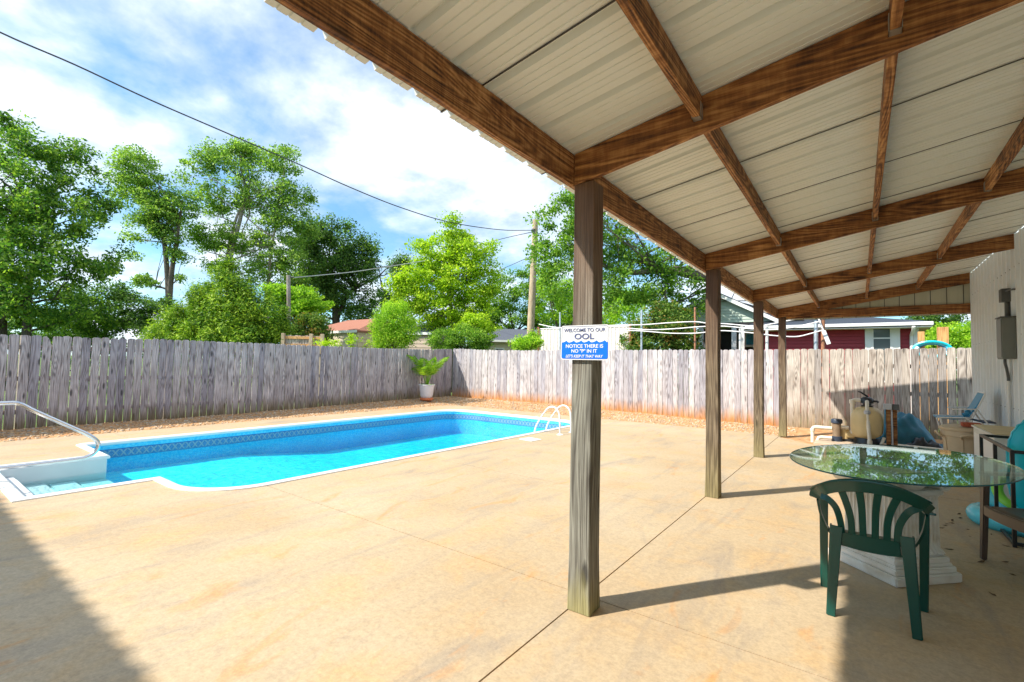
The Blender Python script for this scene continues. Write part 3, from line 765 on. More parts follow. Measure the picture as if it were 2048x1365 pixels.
# ================================================================ THE METAL BUILDING
def make_building():
    root = thing('metal_building', 'white corrugated steel building that carries the patio roof', 'building', (1.72, 12.1, 0))
    PW = 0.97
    prof = corrug(PW, 0.2425, 0.032, 0.006)
    y = 0.0; i = 0
    top = roof_z(1.72) - 0.02
    me = sheet(prof, top, 0.003).mesh('wall_panel', M['wall_metal'], smooth=False)
    while y > -15.2:
        o = link('wall_panel', me, root, (0.0 - (0.004 if i % 2 else 0.0), y, 0.0))
        # local x -> world z, local y -> world -y, local z -> world -x
        o.matrix_local = Matrix.Translation(o.location) @ Matrix(((0, 0, -1, 0), (0, -1, 0, 0), (1, 0, 0, 0), (0, 0, 0, 1))) @ Matrix.Scale(1, 4)
        y -= PW; i += 1
    sc_ = MB()
    for z in (1.02, 2.02, 2.95):
        q = -0.08
        while q > -7:
            sc_.box(-0.012, -0.005, q - 0.006, q + 0.006, z - 0.006, z + 0.006); q -= PW / 8
    sc_.build('screw_row', M['dark_grey'], root)
    MB().box(-0.03, 0.02, 0.002, 0.03, 0, top).build('corner_trim', M['white_paint'], root)
    MB().box(0.03, 7.2, -15.2, 0.0, 0, top - 0.01).build('wall_core', M['wall_metal'], root)
    MB().prism([(-0.0, top + 0.07), (3.6, top + 0.07 + 3.6 * SL), (7.4, top + 0.05), (7.4, top), (3.6, top + 3.6 * SL), (0.0, top + 0.02)], 1, -15.4, 0.2).build('roof', M['roof_metal'], root)
make_building()
def make_shade_wing():
    root = thing('unseen_shade_wing', 'unseen low white house wing added to shade the near deck', 'building', (-8, -1.78, 0))  # out of view; added and shaped to cast the shade on the near deck
    MB().box(-6.5, 4.4, -5.6, -0.5, 0, 2.85).build('wall', M['wall_metal'], root)
    mb = MB(); mb.prism([(0.12, 3.02), (-2.9, 3.75), (-6.0, 3.02), (-6.0, 2.95), (-2.9, 3.66), (0.12, 2.94)], 0, -7.0, 4.9)
    # ragged ribbed edge
    x = -6.9
    while x < 4.8:
        mb.box(x, x + 0.08, 0.1, 0.13, 2.94, 3.035); x += 0.24
    mb.build('roof', M['roof_metal'], root)
make_shade_wing()

def make_electrics():
    root = thing('electrical_panel', 'grey breaker box with smaller box above on white wall', 'electrical box', (1.69, 9.2, 1.7))
    mb = MB().box(-0.125, 0.012, -0.15, 0.15, 0, 0.56); mb.build('cabinet', M['box_grey'], root, bevel=0.006)
    MB().box(-0.132, -0.127, -0.135, 0.135, 0.02, 0.54).build('door', M['box_grey'], root, bevel=0.002)
    MB().box(-0.14, 0.012, -0.16, 0.16, 0.561, 0.575).build('lid', M['dark_grey'], root)
    MB().tube([(-0.03, 0.05, 0.575), (-0.03, 0.05, 0.80)], 0.03, 12).build('riser', M['dark_grey'], root, smooth=True)
    b = MB().box(-0.10, -0.0, -0.03, 0.13, 0.79, 0.97).build('junction_box', M['dark_grey'], root, bevel=0.005)
    MB().tube([(-0.05, -0.03, 0.93), (-0.05, -0.14, 0.93), (-0.02, -0.20, 0.93), (0.012, -0.20, 0.93)], 0.012, 8).build('conduit', M['dark_grey'], b, smooth=True)
    MB().tube(spline([(-0.06, 0.10, 0.0), (-0.06, 0.10, -0.05), (-0.04, 0.13, -0.14), (-0.02, 0.17, -0.25), (-0.02, 0.17, -0.30)], 6), 0.017, 10).build('flexible_conduit', M['dark_grey'], root, smooth=True)
    MB().tube([(-0.02, 0.17, -0.30), (-0.02, 0.17, -1.68)], 0.016, 10).build('drop_pipe', M['white_paint'], root, smooth=True)
make_electrics()

# ================================================================ FENCES
def picket_mesh(name, w, h, mat, seed, broken=False):
    rnd = random.Random(seed); t = 0.017; c = 0.028
    a = rnd.uniform(-0.004, 0.004)
    poly = [(-w / 2, 0), (w / 2, 0), (w / 2 + a, h - c), (w / 2 - c * 0.8, h - 0.006), (w * 0.12, h), (-w * 0.12, h), (-w / 2 + c * 0.8, h - 0.006), (-w / 2 + a, h - c)]
    if broken: poly = [(-w / 2, 0), (w / 2, 0), (w / 2, h - 0.19), (w * 0.22, h - 0.06), (-w * 0.1, h - 0.004), (-w / 2, h - 0.03)]
    return MB().prism(poly, 1, 0, t).mesh(name, mat, bevel=0.002)
def make_fence(name, label, start, direction, length, pitch, mats, top_fn, base_fn, gaps, seed, broken=()):
    rz = math.atan2(direction[1], direction[0])
    root = thing(name, label, 'fence', (start[0], start[1], 0), rz)
    rnd = random.Random(seed); var = {}
    for mk in set(m for m, _ in mats): var[mk] = [picket_mesh('picket', pitch - g, 2.0, M[mk], 10 + i) for i, g in enumerate((0.003, 0.006, 0.009, 0.004, 0.011))]
    n = int(length / pitch)
    for i in range(n):
        x = (i + 0.5) * pitch
        mk = next(m for m, lim in mats if x <= lim)
        zb = base_fn(x); zt = top_fn(x) + rnd.uniform(-0.008, 0.008)
        me = var[mk][rnd.randrange(5)]
        if i in broken: me = picket_mesh('picket', pitch - 0.01, 2.0, M[mk], 99, True)
        o = link('picket', me, root, (x + rnd.uniform(-0.002, 0.002), rnd.uniform(-0.004, 0.006), zb))
        o.scale = (1 - gaps * rnd.random(), 1, (zt - zb) / 2.0); o.rotation_euler = (rnd.uniform(-0.006, 0.006), rnd.uniform(-0.006, 0.006), rnd.uniform(-0.02, 0.02))
    ra = length / max(1, round(length / 2.4))
    j = 0
    while j * ra < length - 0.1:
        for z in (0.35, 1.0, 1.62):
            MB().box(-ra / 2 + 0.002, ra / 2 - 0.002, 0.030, 0.068, -0.045, 0.045).build('rail', M['rail_wood'], root, loc=((j + 0.5) * ra, 0, z))
        MB().box(-0.05, 0.05, 0.070, 0.165, -0.1, 1.85).build('fence_post', M['rail_wood'], root, loc=(j * ra + 0.05, 0, 0), bevel=0.004)
        j += 1
    return root
def lerp(x, pts):
    for (a, va), (b, vb) in zip(pts, pts[1:]):
        if x <= b: return va + (vb - va) * max(0, (x - a)) / (b - a)
    return pts[-1][1]
# left fence: boards face +x (towards the pool); runs from the corner back past the camera
make_fence('left_fence', 'shaded grey board fence along the far long side of the pool', (-13.2, -5.6), (0, 1), 19.5, 0.152, [('picket_grey', 99)],
           lambda x: lerp(19.5 - x, [(0, 2.03), (0.5, 2.02), (1.6, 1.965), (2.4, 1.955), (3.2, 1.935), (4.8, 1.925), (9.1, 1.91), (12.4, 1.855), (14.4, 1.83), (20, 1.8)]) - 0.012 * abs(math.sin(x * 1.3)),
           lambda x: bed_z(-13.2, -5.6 + x) - 0.03, 0.075, 1, broken=(50,))
# right fence: boards face -y
rf = make_fence('right_fence', 'sunlit pale board fence with orange clay stain along its foot', (-13.2, 13.9), (1, 0), 15.3, 0.152, [('picket_pale', 11.6), ('picket_old', 99)],
           lambda x: lerp(x, [(0, 2.04), (0.6, 2.045), (1.2, 2.02), (2.4, 1.985), (5, 1.995), (8.1, 2.005), (10.9, 2.01), (13, 2.02), (15.3, 2.05)]) - 0.01 * abs(math.sin(x * 1.3)),
           lambda x: bed_z(-13.2 + x, 13.9) - 0.03, 0.012, 2)

# ================================================================ POOL FURNITURE
def make_handrail():
    root = thing('pool_handrail', 'bent steel handrail over the white pool steps', 'handrail', (-8.0, 1.2, 0))
    pts = [(0, -1.0, 0.0), (0, -0.98, 0.55), (0, -0.82, 0.84), (0, -0.55, 0.905), (0, -0.25, 0.915), (0, -0.14, 0.90), (0, 0.0, 0.80), (0, 0.36, 0.56), (0, 0.50, 0.465), (0, 0.585, 0.38), (0, 0.605, 0.31), (0, 0.575, 0.235), (0, 0.50, 0.185), (0, 0.40, 0.17), (0, 0.0, 0.165), (0, -0.35, 0.165), (0, -0.6, 0.16), (0, -0.70, 0.11), (0, -0.71, 0.0)]
    MB().tube(spline(pts, 7), 0.0245, 14).build('rail_tube', M['steel'], root, smooth=True)
    for y in (-1.0, -0.71):
        MB().lathe([(0.055, 0), (0.055, 0.01), (0.04, 0.022), (0.026, 0.026)], 18, (0, y, 0.0)).build('escutcheon', M['steel'], root, smooth=True)
make_handrail()
def make_ladder():
    root = thing('pool_ladder', 'white pool ladder with two curved grab rails at the deck edge', 'ladder', (-5.2, 9.0, 0))
    for y in (-0.24, 0.24):
        pts = [(0.06, y, 0.0), (0.05, y, 0.30), (0.02, y, 0.47), (-0.08, y, 0.57), (-0.22, y, 0.56), (-0.36, y, 0.42), (-0.52, y, 0.19), (-0.585, y, 0.03), (-0.60, y, -0.15), (-0.60, y, -0.66)]
        MB().tube(spline(pts, 6), 0.0185, 12).build('grab_rail', M['white_paint'], root, smooth=True)
        MB().lathe([(0.07, 0), (0.07, 0.008), (0.045, 0.02), (0.022, 0.024)], 18, (0.06, y, 0.0)).build('escutcheon', M['white_paint'], root, smooth=True)
    for z in (-0.34, -0.58):
        MB().box(-0.65, -0.57, -0.235, 0.235, z, z + 0.03).build('tread', M['white_paint'], root, bevel=0.006)
make_ladder()
tag(MB().prism([(-5.43, 7.66), (-5.10, 7.62), (-5.07, 7.94), (-5.40, 7.99)], 2, 0.001, 0.010).build('skimmer_lid', M['white_paint'], bevel=0.003), 'square white skimmer lid set in the deck by the ladder', 'skimmer lid')

def make_palm():
    z0 = 0.11
    c = Vector((-12.55, 11.9, z0))
    br = thing('terracotta_saucer', 'orange clay block under the white plant pot', 'saucer', c)
    MB().lathe([(0.20, 0), (0.235, 0.03), (0.235, 0.085), (0.215, 0.095), (0.17, 0.08)], 28).build('dish', M['terracotta'], br, smooth=True)
    p = thing('plant_pot', 'white tapered plant pot holding a palm in the fence corner', 'pot', c + Vector((0, 0, 0.085)))
    MB().lathe([(0.17, 0.0), (0.20, 0.03), (0.225, 0.10), (0.265, 0.40), (0.275, 0.45), (0.295, 0.455), (0.295, 0.485), (0.27, 0.485), (0.26, 0.44)], 36).build('body', M['pot'], p, smooth=True)
    MB().lathe([(0.258, 0.43), (0.2, 0.445), (0.1, 0.45)], 24).build('soil', M['soil'], p)
    t = thing('potted_palm', 'bright green arching palm growing in a white pot', 'palm', c + Vector((0, 0, 0.53)))
    rnd = random.Random(11)
    for i in range(15):
        a = i * 2.399 + 0.4; ln = rnd.uniform(1.15, 1.75); lean = rnd.uniform(0.35, 1.3)
        d = Vector((math.cos(a), math.sin(a), 0)); pts = []
        for q in range(9):
            s = q / 8; r = lean * (s * 0.55 + s * s * 0.35) * ln * 0.62; zz = ln * (s * 1.05 - 0.42 * lean * s ** 2.6)
            pts.append(d * (0.03 + r) + Vector((0, 0, zz)))
        mb = MB(); mb.tube(pts, [0.010 - 0.008 * q / 8 for q in range(9)], 5)
        side = Vector((-d.y, d.x, 0))
        for q in range(2, 26):
            s = 0.22 + 0.78 * q / 26; f = s * 8; k_ = min(7, int(f)); P = pts[k_].lerp(pts[k_ + 1], f - k_); tn = (pts[k_ + 1] - pts[k_]).normalized()
            L = 0.30 * math.sin(math.pi * min(1, 0.18 + 0.8 * s)) + 0.05
            for sg in (-1, 1):
                dr = (side * sg * 0.85 + tn * 0.6 + Vector((0, 0, -0.12 - 0.15 * rnd.random()))).normalized(); w = tn * 0.015
                tip = P + dr * L + Vector((0, 0, -0.06)); mid = P + dr * L * 0.5
                b = len(mb.v); mb.v += [tuple(P - w * 0.3), tuple(mid - w), tuple(tip), tuple(mid + w)]; mb.f.append((b, b + 1, b + 2, b + 3))
        me = bpy.data.meshes.new('frond'); me.from_pydata(mb.v, [], mb.f); me.materials.append(M['leaf_palm']); link('frond', me, t)
    mb = MB()
    for i in range(70):
        a = rnd.uniform(0, 6.3); r = rnd.uniform(0.05, 0.27); x, y = r * math.cos(a), r * math.sin(a); h = rnd.uniform(0.0, 0.06); q = rnd.uniform(0, 6.3); s = 0.035
        b = len(mb.v); mb.v += [(x - s * math.cos(q), y - s * math.sin(q), h - 0.06), (x + s * math.sin(q), y - s * math.cos(q), h), (x + s * math.cos(q), y + s * math.sin(q), h - 0.02), (x - s * math.sin(q), y + s * math.cos(q), h + 0.01)]; mb.f.append((b, b + 1, b + 2, b + 3))
    me = bpy.data.meshes.new('underplanting'); me.from_pydata(mb.v, [], mb.f); me.materials.append(M['leaf_palm']); link('underplanting', me, t)
make_palm()

# ================================================================ TABLE AND CHAIRS
def make_table():
    root = thing('glass_table', 'oval glass table on a white plaster column pedestal', 'table', (0.18, 4.69, 0), R(47))
    ca = R(63.4 - 47); cx, cy = Matrix.Rotation(-R(47), 2) @ Vector((0.065, 0.17))
    el = lambda g: [(cx + (0.915 + g) * math.cos(t) * math.cos(ca) - (0.665 + g) * math.sin(t) * math.sin(ca), cy + (0.915 + g) * math.cos(t) * math.sin(ca) + (0.665 + g) * math.sin(t) * math.cos(ca)) for t in [2 * math.pi * i / 96 for i in range(96)]]
    top = el(0)
    mb = MB(); e2 = el(-0.004); n = 96
    tilt = lambda mb_: MB().add([(x, y, z + ((x - cx) * math.sin(R(47)) + (y - cy) * math.cos(R(47))) * math.tan(R(1.1))) for x, y, z in mb_.v], mb_.f)
    g = tilt(MB().prism(el(-0.0045), 2, 0.782, 0.794)).build('tabletop', M['glass'], root)
    mb.v = [(*p, 0.7825) for p in e2] + [(*p, 0.7855) for p in top] + [(*p, 0.7905) for p in top] + [(*p, 0.7935) for p in e2]
    mb.f = [(j * n + i, j * n + (i + 1) % n, (j + 1) * n + (i + 1) % n, (j + 1) * n + i) for j in range(3) for i in range(n)]
    tilt(mb).build('glass_rim', M['glass_edge'], g, smooth=True)
    S = 0.285
    b = MB()
    for s, za, zb in ((S, 0, 0.065), (S - 0.02, 0.065, 0.105), (S - 0.035, 0.105, 0.125), (S - 0.045, 0.125, 0.165), (S - 0.062, 0.165, 0.18)):
        b.box(-s, s, -s, s, za, zb)
    ped = b.build('pedestal', M['plaster'], root, bevel=0.008, seg=2)
    # fluted square shaft
    prof = []; w = 0.202; nf = 11; p = 2 * w / nf
    sh = MB()
    for z, k_ in ((0.18, 1.10), (0.22, 1.0), (0.58, 0.97), (0.60, 1.02)):
        ring = []
        for side in range(4):
            for i in range(nf):
                for u, dd in ((0.0, 0.0), (0.16, 0.0), (0.34, 0.014), (0.58, 0.018), (0.82, 0.014)):
                    x, y = -w + (i + u) * p, -w + dd
                    for _ in range(side): x, y = -y, x
                    ring.append((x * k_, y * k_, z))
        sh.v += ring
    m = 4 * nf * 5
    sh.f = [(j * m + i, j * m + (i + 1) % m, (j + 1) * m + (i + 1) % m, (j + 1) * m + i) for j in range(3) for i in range(m)]
    sh.build('fluted_shaft', M['plaster'], ped)
    cp = MB().box(-0.222, 0.222, -0.222, 0.222, 0.60, 0.635).box(-0.262, 0.262, -0.262, 0.262, 0.745, 0.777)
    cp.build('capital', M['plaster'], ped, bevel=0.008, seg=2)
    for sx in (-1, 1):
        for sy in (-1, 1):
            v = MB(); sp_ = []
            for i in range(40):
                t = i / 39 * 4.2 * math.pi; r = 0.066 * (1 - i / 46)
                sp_.append((sx * 0.235 + sx * r * math.cos(t), 0, 0.688 + r * math.sin(t)))
            v.tube([(x, sy * 0.226 - 0.012 * sy * (1 - i / 40), z) for i, (x, _, z) in enumerate(sp_)], 0.011, 7)
            v.prism([(sx * 0.235 + 0.062 * math.cos(q), 0.688 + 0.062 * math.sin(q)) for q in [2 * math.pi * k_ / 20 for k_ in range(20)]], 1, sy * 0.22, sy * 0.02)
            v.build('volute', M['plaster'], ped, smooth=True)
    bb = MB(); bb.lathe([(0.19, 0.635), (0.215, 0.66), (0.22, 0.70), (0.20, 0.745)], 28); bb.build('echinus', M['plaster'], ped, smooth=True)
make_table()

def make_green_chair():
    ox, oy = 0.05, 3.75
    root = thing('plastic_chair', 'green plastic garden chair with a slatted fan back', 'chair', (ox, oy, 0))
    def add(name, mb, parent=root, **kw):
        return MB().add([(x - ox, y - oy, z) for x, y, z in mb.v], mb.f).build(name, M['green'], parent, **kw)
    yb = lambda z, x=0.05: 3.62 - 0.18 * (z - 0.45) + 1.4 * max(0, abs(x - 0.05) - 0.08) ** 2
    # top rim: a broad curved band that sweeps forward into the arms
    rim = [(-0.245, 0.690), (-0.232, 0.727), (-0.186, 0.775), (-0.124, 0.808), (-0.038, 0.830), (0.05, 0.836), (0.135, 0.828), (0.208, 0.806), (0.285, 0.765), (0.325, 0.720)]
    P = spline([(x, yb(z, x) + (0.05 if abs(x - 0.045) > 0.26 else 0), z - 0.022) for x, z in rim], 4)
    n = len(P)
    wd = [Vector((-(0.5 - i / (n - 1)) * -0.9, -0.12, 1.0)) for i in range(n)]
    wd = [Vector(((p.x - 0.045) * 2.0, -0.1, 1.0)) for p in P]
    add('back_rim', MB().ribbon(P, wd, [0.058 + 0.022 * math.sin(math.pi * i / (n - 1)) for i in range(n)], 0.014), smooth=True, bevel=0.004)
    add('rim_lip', MB().ribbon([p + Vector(((p.x - 0.045) * 0.08, -0.004, 0.028)) for p in P[3:-3]], [Vector((0, -1, 0.2))] * (n - 6), 0.028, 0.008), smooth=True)
    for pts in ([(-0.205, 0.70), (-0.165, 0.690), (-0.125, 0.645), (-0.103, 0.56), (-0.096, 0.48)], [(-0.105, 0.79), (-0.072, 0.69), (-0.050, 0.59), (-0.046, 0.46)],
                [(-0.010, 0.80), (0.004, 0.67), (0.010, 0.46)], [(0.085, 0.80), (0.071, 0.665), (0.066, 0.46)], [(0.178, 0.785), (0.140, 0.68), (0.124, 0.59), (0.122, 0.46)],
                [(0.275, 0.725), (0.222, 0.690), (0.185, 0.62), (0.172, 0.55), (0.172, 0.48)]):
        q = spline([(x, yb(z, x), z) for x, z in pts], 5)
        add('slat', MB().ribbon(q, (1, 0, 0) if abs(pts[0][0] - 0.04) < 0.2 else [Vector((0.75, 0, 0.65 * (1 if pts[0][0] < 0 else -1)))] * len(q), [0.040 - 0.006 * i / len(q) for i in range(len(q))], 0.012), smooth=True, bevel=0.003)
    bp = MB(); bp.prism([(-0.100, 0.50), (0.18, 0.505), (0.186, 0.425), (0.05, 0.410), (-0.10, 0.420)], 1, 3.602, 3.616); add('back_panel', bp, bevel=0.003)
    # seat with a rolled front
    st = MB(); nx, ny = 10, 10
    for j in range(ny + 1):
        for i in range(nx + 1):
            u, v = i / nx, j / ny
            wv = 0.155 + 0.065 * v; x = 0.05 + (u - 0.5) * 2 * wv
            st.v.append((x, 3.60 + 0.40 * v, 0.435 - 0.02 * math.sin(math.pi * u) * math.sin(math.pi * min(1, v + 0.2)) - 0.035 * max(0, v - 0.85) / 0.15))
    st.f = [(j * (nx + 1) + i, j * (nx + 1) + i + 1, (j + 1) * (nx + 1) + i + 1, (j + 1) * (nx + 1) + i) for j in range(ny) for i in range(nx)]
    m0 = len(st.v); st.v += [(x, y, z - 0.012) for x, y, z in st.v]; st.f += [tuple(reversed([a + m0 for a in f])) for f in st.f[:nx * ny]]
    for i in range(nx): st.f += [(i + 1, i, m0 + i, m0 + i + 1), (ny * (nx + 1) + i, ny * (nx + 1) + i + 1, m0 + ny * (nx + 1) + i + 1, m0 + ny * (nx + 1) + i)]
    for j in range(ny): st.f += [(j * (nx + 1), (j + 1) * (nx + 1), m0 + (j + 1) * (nx + 1), m0 + j * (nx + 1)), ((j + 1) * (nx + 1) + nx, j * (nx + 1) + nx, m0 + j * (nx + 1) + nx, m0 + (j + 1) * (nx + 1) + nx)]
    add('seat', st, smooth=True)
    def leg(top, bot, wt, wb, th, ws):
        q = [Vector(top).lerp(Vector(bot), s) for s in (0, 0.25, 0.5, 0.75, 1)]
        mb = MB(); mb.ribbon(q, (1, 0, 0), [wt + (wb - wt) * s for s in (0, 0.25, 0.5, 0.75, 1)], 0.012)
        sx = ws; mb.ribbon([p + Vector((sx * (wt + (wb - wt) * i / 4) / 2, th / 2, 0)) for i, p in enumerate(q)], (0, 1, 0), th, 0.010)
        return mb
    add('leg', leg((-0.122, 3.602, 0.535), (-0.154, 3.552, 0.0), 0.062, 0.042, 0.05, -1), bevel=0.003)
    add('leg', leg((0.212, 3.602, 0.545), (0.246, 3.552, 0.0), 0.062, 0.042, 0.05, 1), bevel=0.003)
    add('leg', leg((-0.205, 3.965, 0.635), (-0.208, 3.985, 0.0), 0.048, 0.038, 0.055, -1), bevel=0.003)
    add('leg', leg((0.318, 3.965, 0.635), (0.310, 3.985, 0.0), 0.048, 0.038, 0.055, 1), bevel=0.003)
    for sx, xa, xb in ((-1, -0.243, -0.21), (1, 0.327, 0.318)):
        q = spline([(xa, 3.70, 0.675), (xa + 0.0 * sx, 3.80, 0.655), (xb, 3.92, 0.645), (xb, 3.99, 0.62)], 5)
        add('arm', MB().ribbon(q, (1, 0, 0), 0.05, 0.014), smooth=True, bevel=0.003)
        q = spline([(xa - sx * 0.015, 3.72, 0.655), (xa - sx * 0.03, 3.74, 0.56), (xa - sx * 0.055, 3.80, 0.47), (xa - sx * 0.07, 3.86, 0.43)], 5)
        add('arm_brace', MB().ribbon(q, (0, 1, 0), 0.04, 0.012), smooth=True)
make_green_chair()

def make_brown_chair():
    # seat front towards the table; most of the chair lies beyond the frame
    c = Vector((1.135, 5.235, 0)); rz = math.atan2(-0.374, -0.927) - math.pi / 2    # local +y points to the front
    root = thing('resin_armchair', 'brown resin armchair tucked against the glass table', 'chair', c, rz)
    bl = M['brown_resin']
    def ld(top, bot, w): return MB().ribbon([top, Vector(top).lerp(Vector(bot), 0.5), bot], (1, 0, 0), [w * 1.15, w, w * 0.85], [0.045, 0.04, 0.035])
    for sx in (-1, 1):
        ld((sx * 0.255, 0.245, 0.69), (sx * 0.275, 0.26, 0.0), 0.05).build('leg', bl, root, bevel=0.008, seg=2)
        ld((sx * 0.23, -0.22, 0.45), (sx * 0.26, -0.28, 0.0), 0.05).build('leg', bl, root, bevel=0.008, seg=2)
        MB().ribbon(spline([(sx * 0.255, 0.27, 0.69), (sx * 0.27, 0.10, 0.695), (sx * 0.265, -0.10, 0.70), (sx * 0.235, -0.26, 0.73)], 6), (1, 0, 0), 0.065, 0.022).build('arm', bl, root, smooth=True, bevel=0.004)
    st = MB()
    n = 12
    for j in range(n + 1):
        for i in range(n + 1):
            u, v = i / n * 2 - 1, j / n * 2 - 1
            st.v.append((u * 0.25, v * 0.25, 0.435 - 0.018 * (1 - u * u) * (1 - v * v) - (0.03 if v > 0.95 else 0)))
    st.f = [(j * (n + 1) + i, j * (n + 1) + i + 1, (j + 1) * (n + 1) + i + 1, (j + 1) * (n + 1) + i) for j in range(n) for i in range(n)]
    st.build('seat', bl, root, smooth=True)
    MB().ribbon(spline([(-0.27, 0.252, 0.405), (-0.14, 0.262, 0.395), (0, 0.265, 0.392), (0.14, 0.262, 0.395), (0.27, 0.252, 0.405)], 4), (0, 0, 1), [0.085] * 17, 0.03).build('front_rail', bl, root, smooth=True, bevel=0.008, seg=2)
    for sx in (-1, 1): MB().box(sx * 0.245 - 0.012, sx * 0.245 + 0.012, -0.24, 0.24, 0.37, 0.43).build('side_rail', bl, root, bevel=0.006)
    for i in range(6):
        x = -0.19 + i * 0.076
        MB().ribbon([(x, -0.25, 0.45), (x * 1.04, -0.30, 0.62), (x * 1.06, -0.35, 0.84)], (1, 0, 0), 0.045, 0.014).build('back_slat', bl, root, bevel=0.003)
    MB().ribbon(spline([(-0.25, -0.31, 0.78), (-0.2, -0.35, 0.86), (0, -0.365, 0.885), (0.2, -0.35, 0.86), (0.25, -0.31, 0.78)], 5), (0, 0, 1), 0.07, 0.022).build('top_rail', bl, root, smooth=True, bevel=0.005)
make_brown_chair()

def make_rack():
    root = thing('float_rack', 'black metal bar rack holding turquoise pool floats', 'rack', (1.07, 5.95, 0))
    W_, D_, H_ = 0.56, 1.30, 0.82; b = M['black_metal']; r = 0.014
    def bar(p, q): return MB().box(min(p[0], q[0]) - r, max(p[0], q[0]) + r, min(p[1], q[1]) - r, max(p[1], q[1]) + r, min(p[2], q[2]) - r, max(p[2], q[2]) + r)
    for x in (0, W_):
        for z in (0.03, H_): bar((x, 2 * r, z), (x, D_ - 2 * r, z)).build('long_rail', b, root, bevel=0.003)
        for y in (0, D_ / 2, D_):
            e = 0 if y in (0, D_) else 2 * r
            bar((x, y, e if not e else 0.03 + 2 * r), (x, y, H_ if not e else H_ - 2 * r)).build('upright', b, root, bevel=0.003)
    for y in (0, D_):
        for z in (0.03, H_): bar((2 * r, y, z), (W_ - 2 * r, y, z)).build('end_rail', b, root, bevel=0.003)
        bar((W_ / 2, y, 0.03 + 2 * r), (W_ / 2, y, H_ - 2 * r)).build('upright', b, root, bevel=0.003)
make_rack()
def torus_mb(R0, r0, sx=1.0, nu=40, nv=14, lump=0.0):
    mb = MB()
    for i in range(nu):
        a = 2 * math.pi * i / nu
        for j in range(nv):
            q = 2 * math.pi * j / nv; rr = r0 * (1 + lump * math.cos(a * nu / 2))
            mb.v.append(((R0 + rr * math.cos(q)) * math.cos(a) * sx, (R0 + rr * math.cos(q)) * math.sin(a), rr * math.sin(q)))
    mb.f = [(i * nv + j, i * nv + (j + 1) % nv, ((i + 1) % nu) * nv + (j + 1) % nv, ((i + 1) % nu) * nv + j) for i in range(nu) for j in range(nv)]
    return mb
def make_floats():
    # upright padded float standing in the rack
    t = thing('upright_float', 'tall rounded turquoise pool float standing upright in the black rack', 'pool float', (1.50, 6.55, 0.05))
    mb = MB(); nu, nv = 32, 7
    for j in range(nv):
        s = j / (nv - 1); k_ = math.sqrt(max(0, 1 - (2 * s - 1) ** 2))
        for i in range(nu):
            a = 2 * math.pi * i / nu; sc = 0.25 + 0.75 * k_ if 0 < j < nv - 1 else 0.55
            mb.v.append((0.36 * sc * math.copysign(abs(math.cos(a)) ** 0.75, math.cos(a)), (s - 0.5) * 0.18, 0.55 + 0.52 * sc * math.copysign(abs(math.sin(a)) ** 0.75, math.sin(a))))
    mb.f = [(j * nu + i, j * nu + (i + 1) % nu, (j + 1) * nu + (i + 1) % nu, (j + 1) * nu + i) for j in range(nv - 1) for i in range(nu)] + [tuple(range(nu)), tuple((nv - 1) * nu + i for i in range(nu))]
    mb.build('cushion', M['turq'], t, smooth=True)
    ed = [Vector((0.362 * math.copysign(abs(math.cos(a)) ** 0.75, math.cos(a)), 0, 0.55 + 0.522 * math.copysign(abs(math.sin(a)) ** 0.75, math.sin(a)))) for a in [2 * math.pi * i / 64 for i in range(65)]]
    MB().tube([p * (1.0 + 0.006 * (-1) ** i) for i, p in enumerate(ed)], 0.008, 6).build('seam', M['turq_light'], t, smooth=True)
    # rings lying and leaning in the rack
    r1 = thing('swim_ring', 'pale turquoise swim ring lying on the concrete by the rack', 'pool float', (1.28, 6.72, 0.075))
    torus_mb(0.33, 0.085).build('tube', M['turq_light'], r1, smooth=True)
    r2 = thing('lime_swim_ring', 'turquoise and lime swim ring leaning inside the black rack', 'pool float', (1.30, 6.85, 0.31))
    o = torus_mb(0.22, 0.065).build('tube', M['turq_light'], r2, smooth=True); o.rotation_euler = (R(50), R(-18), 0)
    o = torus_mb(0.20, 0.048).build('lime_band', M['lime_vinyl'], r2, smooth=True); o.rotation_euler = (R(50), R(-18), 0); o.location = (0.012, -0.032, 0.028)
make_floats()

def make_cabinet():
    root = thing('storage_cabinet', 'white storage cabinet with a tan ribbed lid against the white wall', 'cabinet', (1.25, 7.75, 0))
    MB().box(0, 0.43, 0, 1.22, 0.02, 0.765).build('body', M['cab_white'], root, bevel=0.008)
    MB().box(-0.004, -0.001, 0.06, 0.58, 0.10, 0.70).build('door', M['white_paint'], root)
    MB().box(-0.004, -0.001, 0.63, 1.15, 0.10, 0.70).build('door', M['white_paint'], root)
    MB().box(-0.02, 0.44, -0.02, 1.24, 0.767, 0.79).build('lid', M['cab_white'], root, bevel=0.006)
    for i in range(9):
        y = 0.02 + i * 0.136
        MB().box(0.005, 0.42, y, y + 0.118, 0.791, 0.803).build('lid_rib', M['tan_ribbed'], root, bevel=0.005)
make_cabinet()

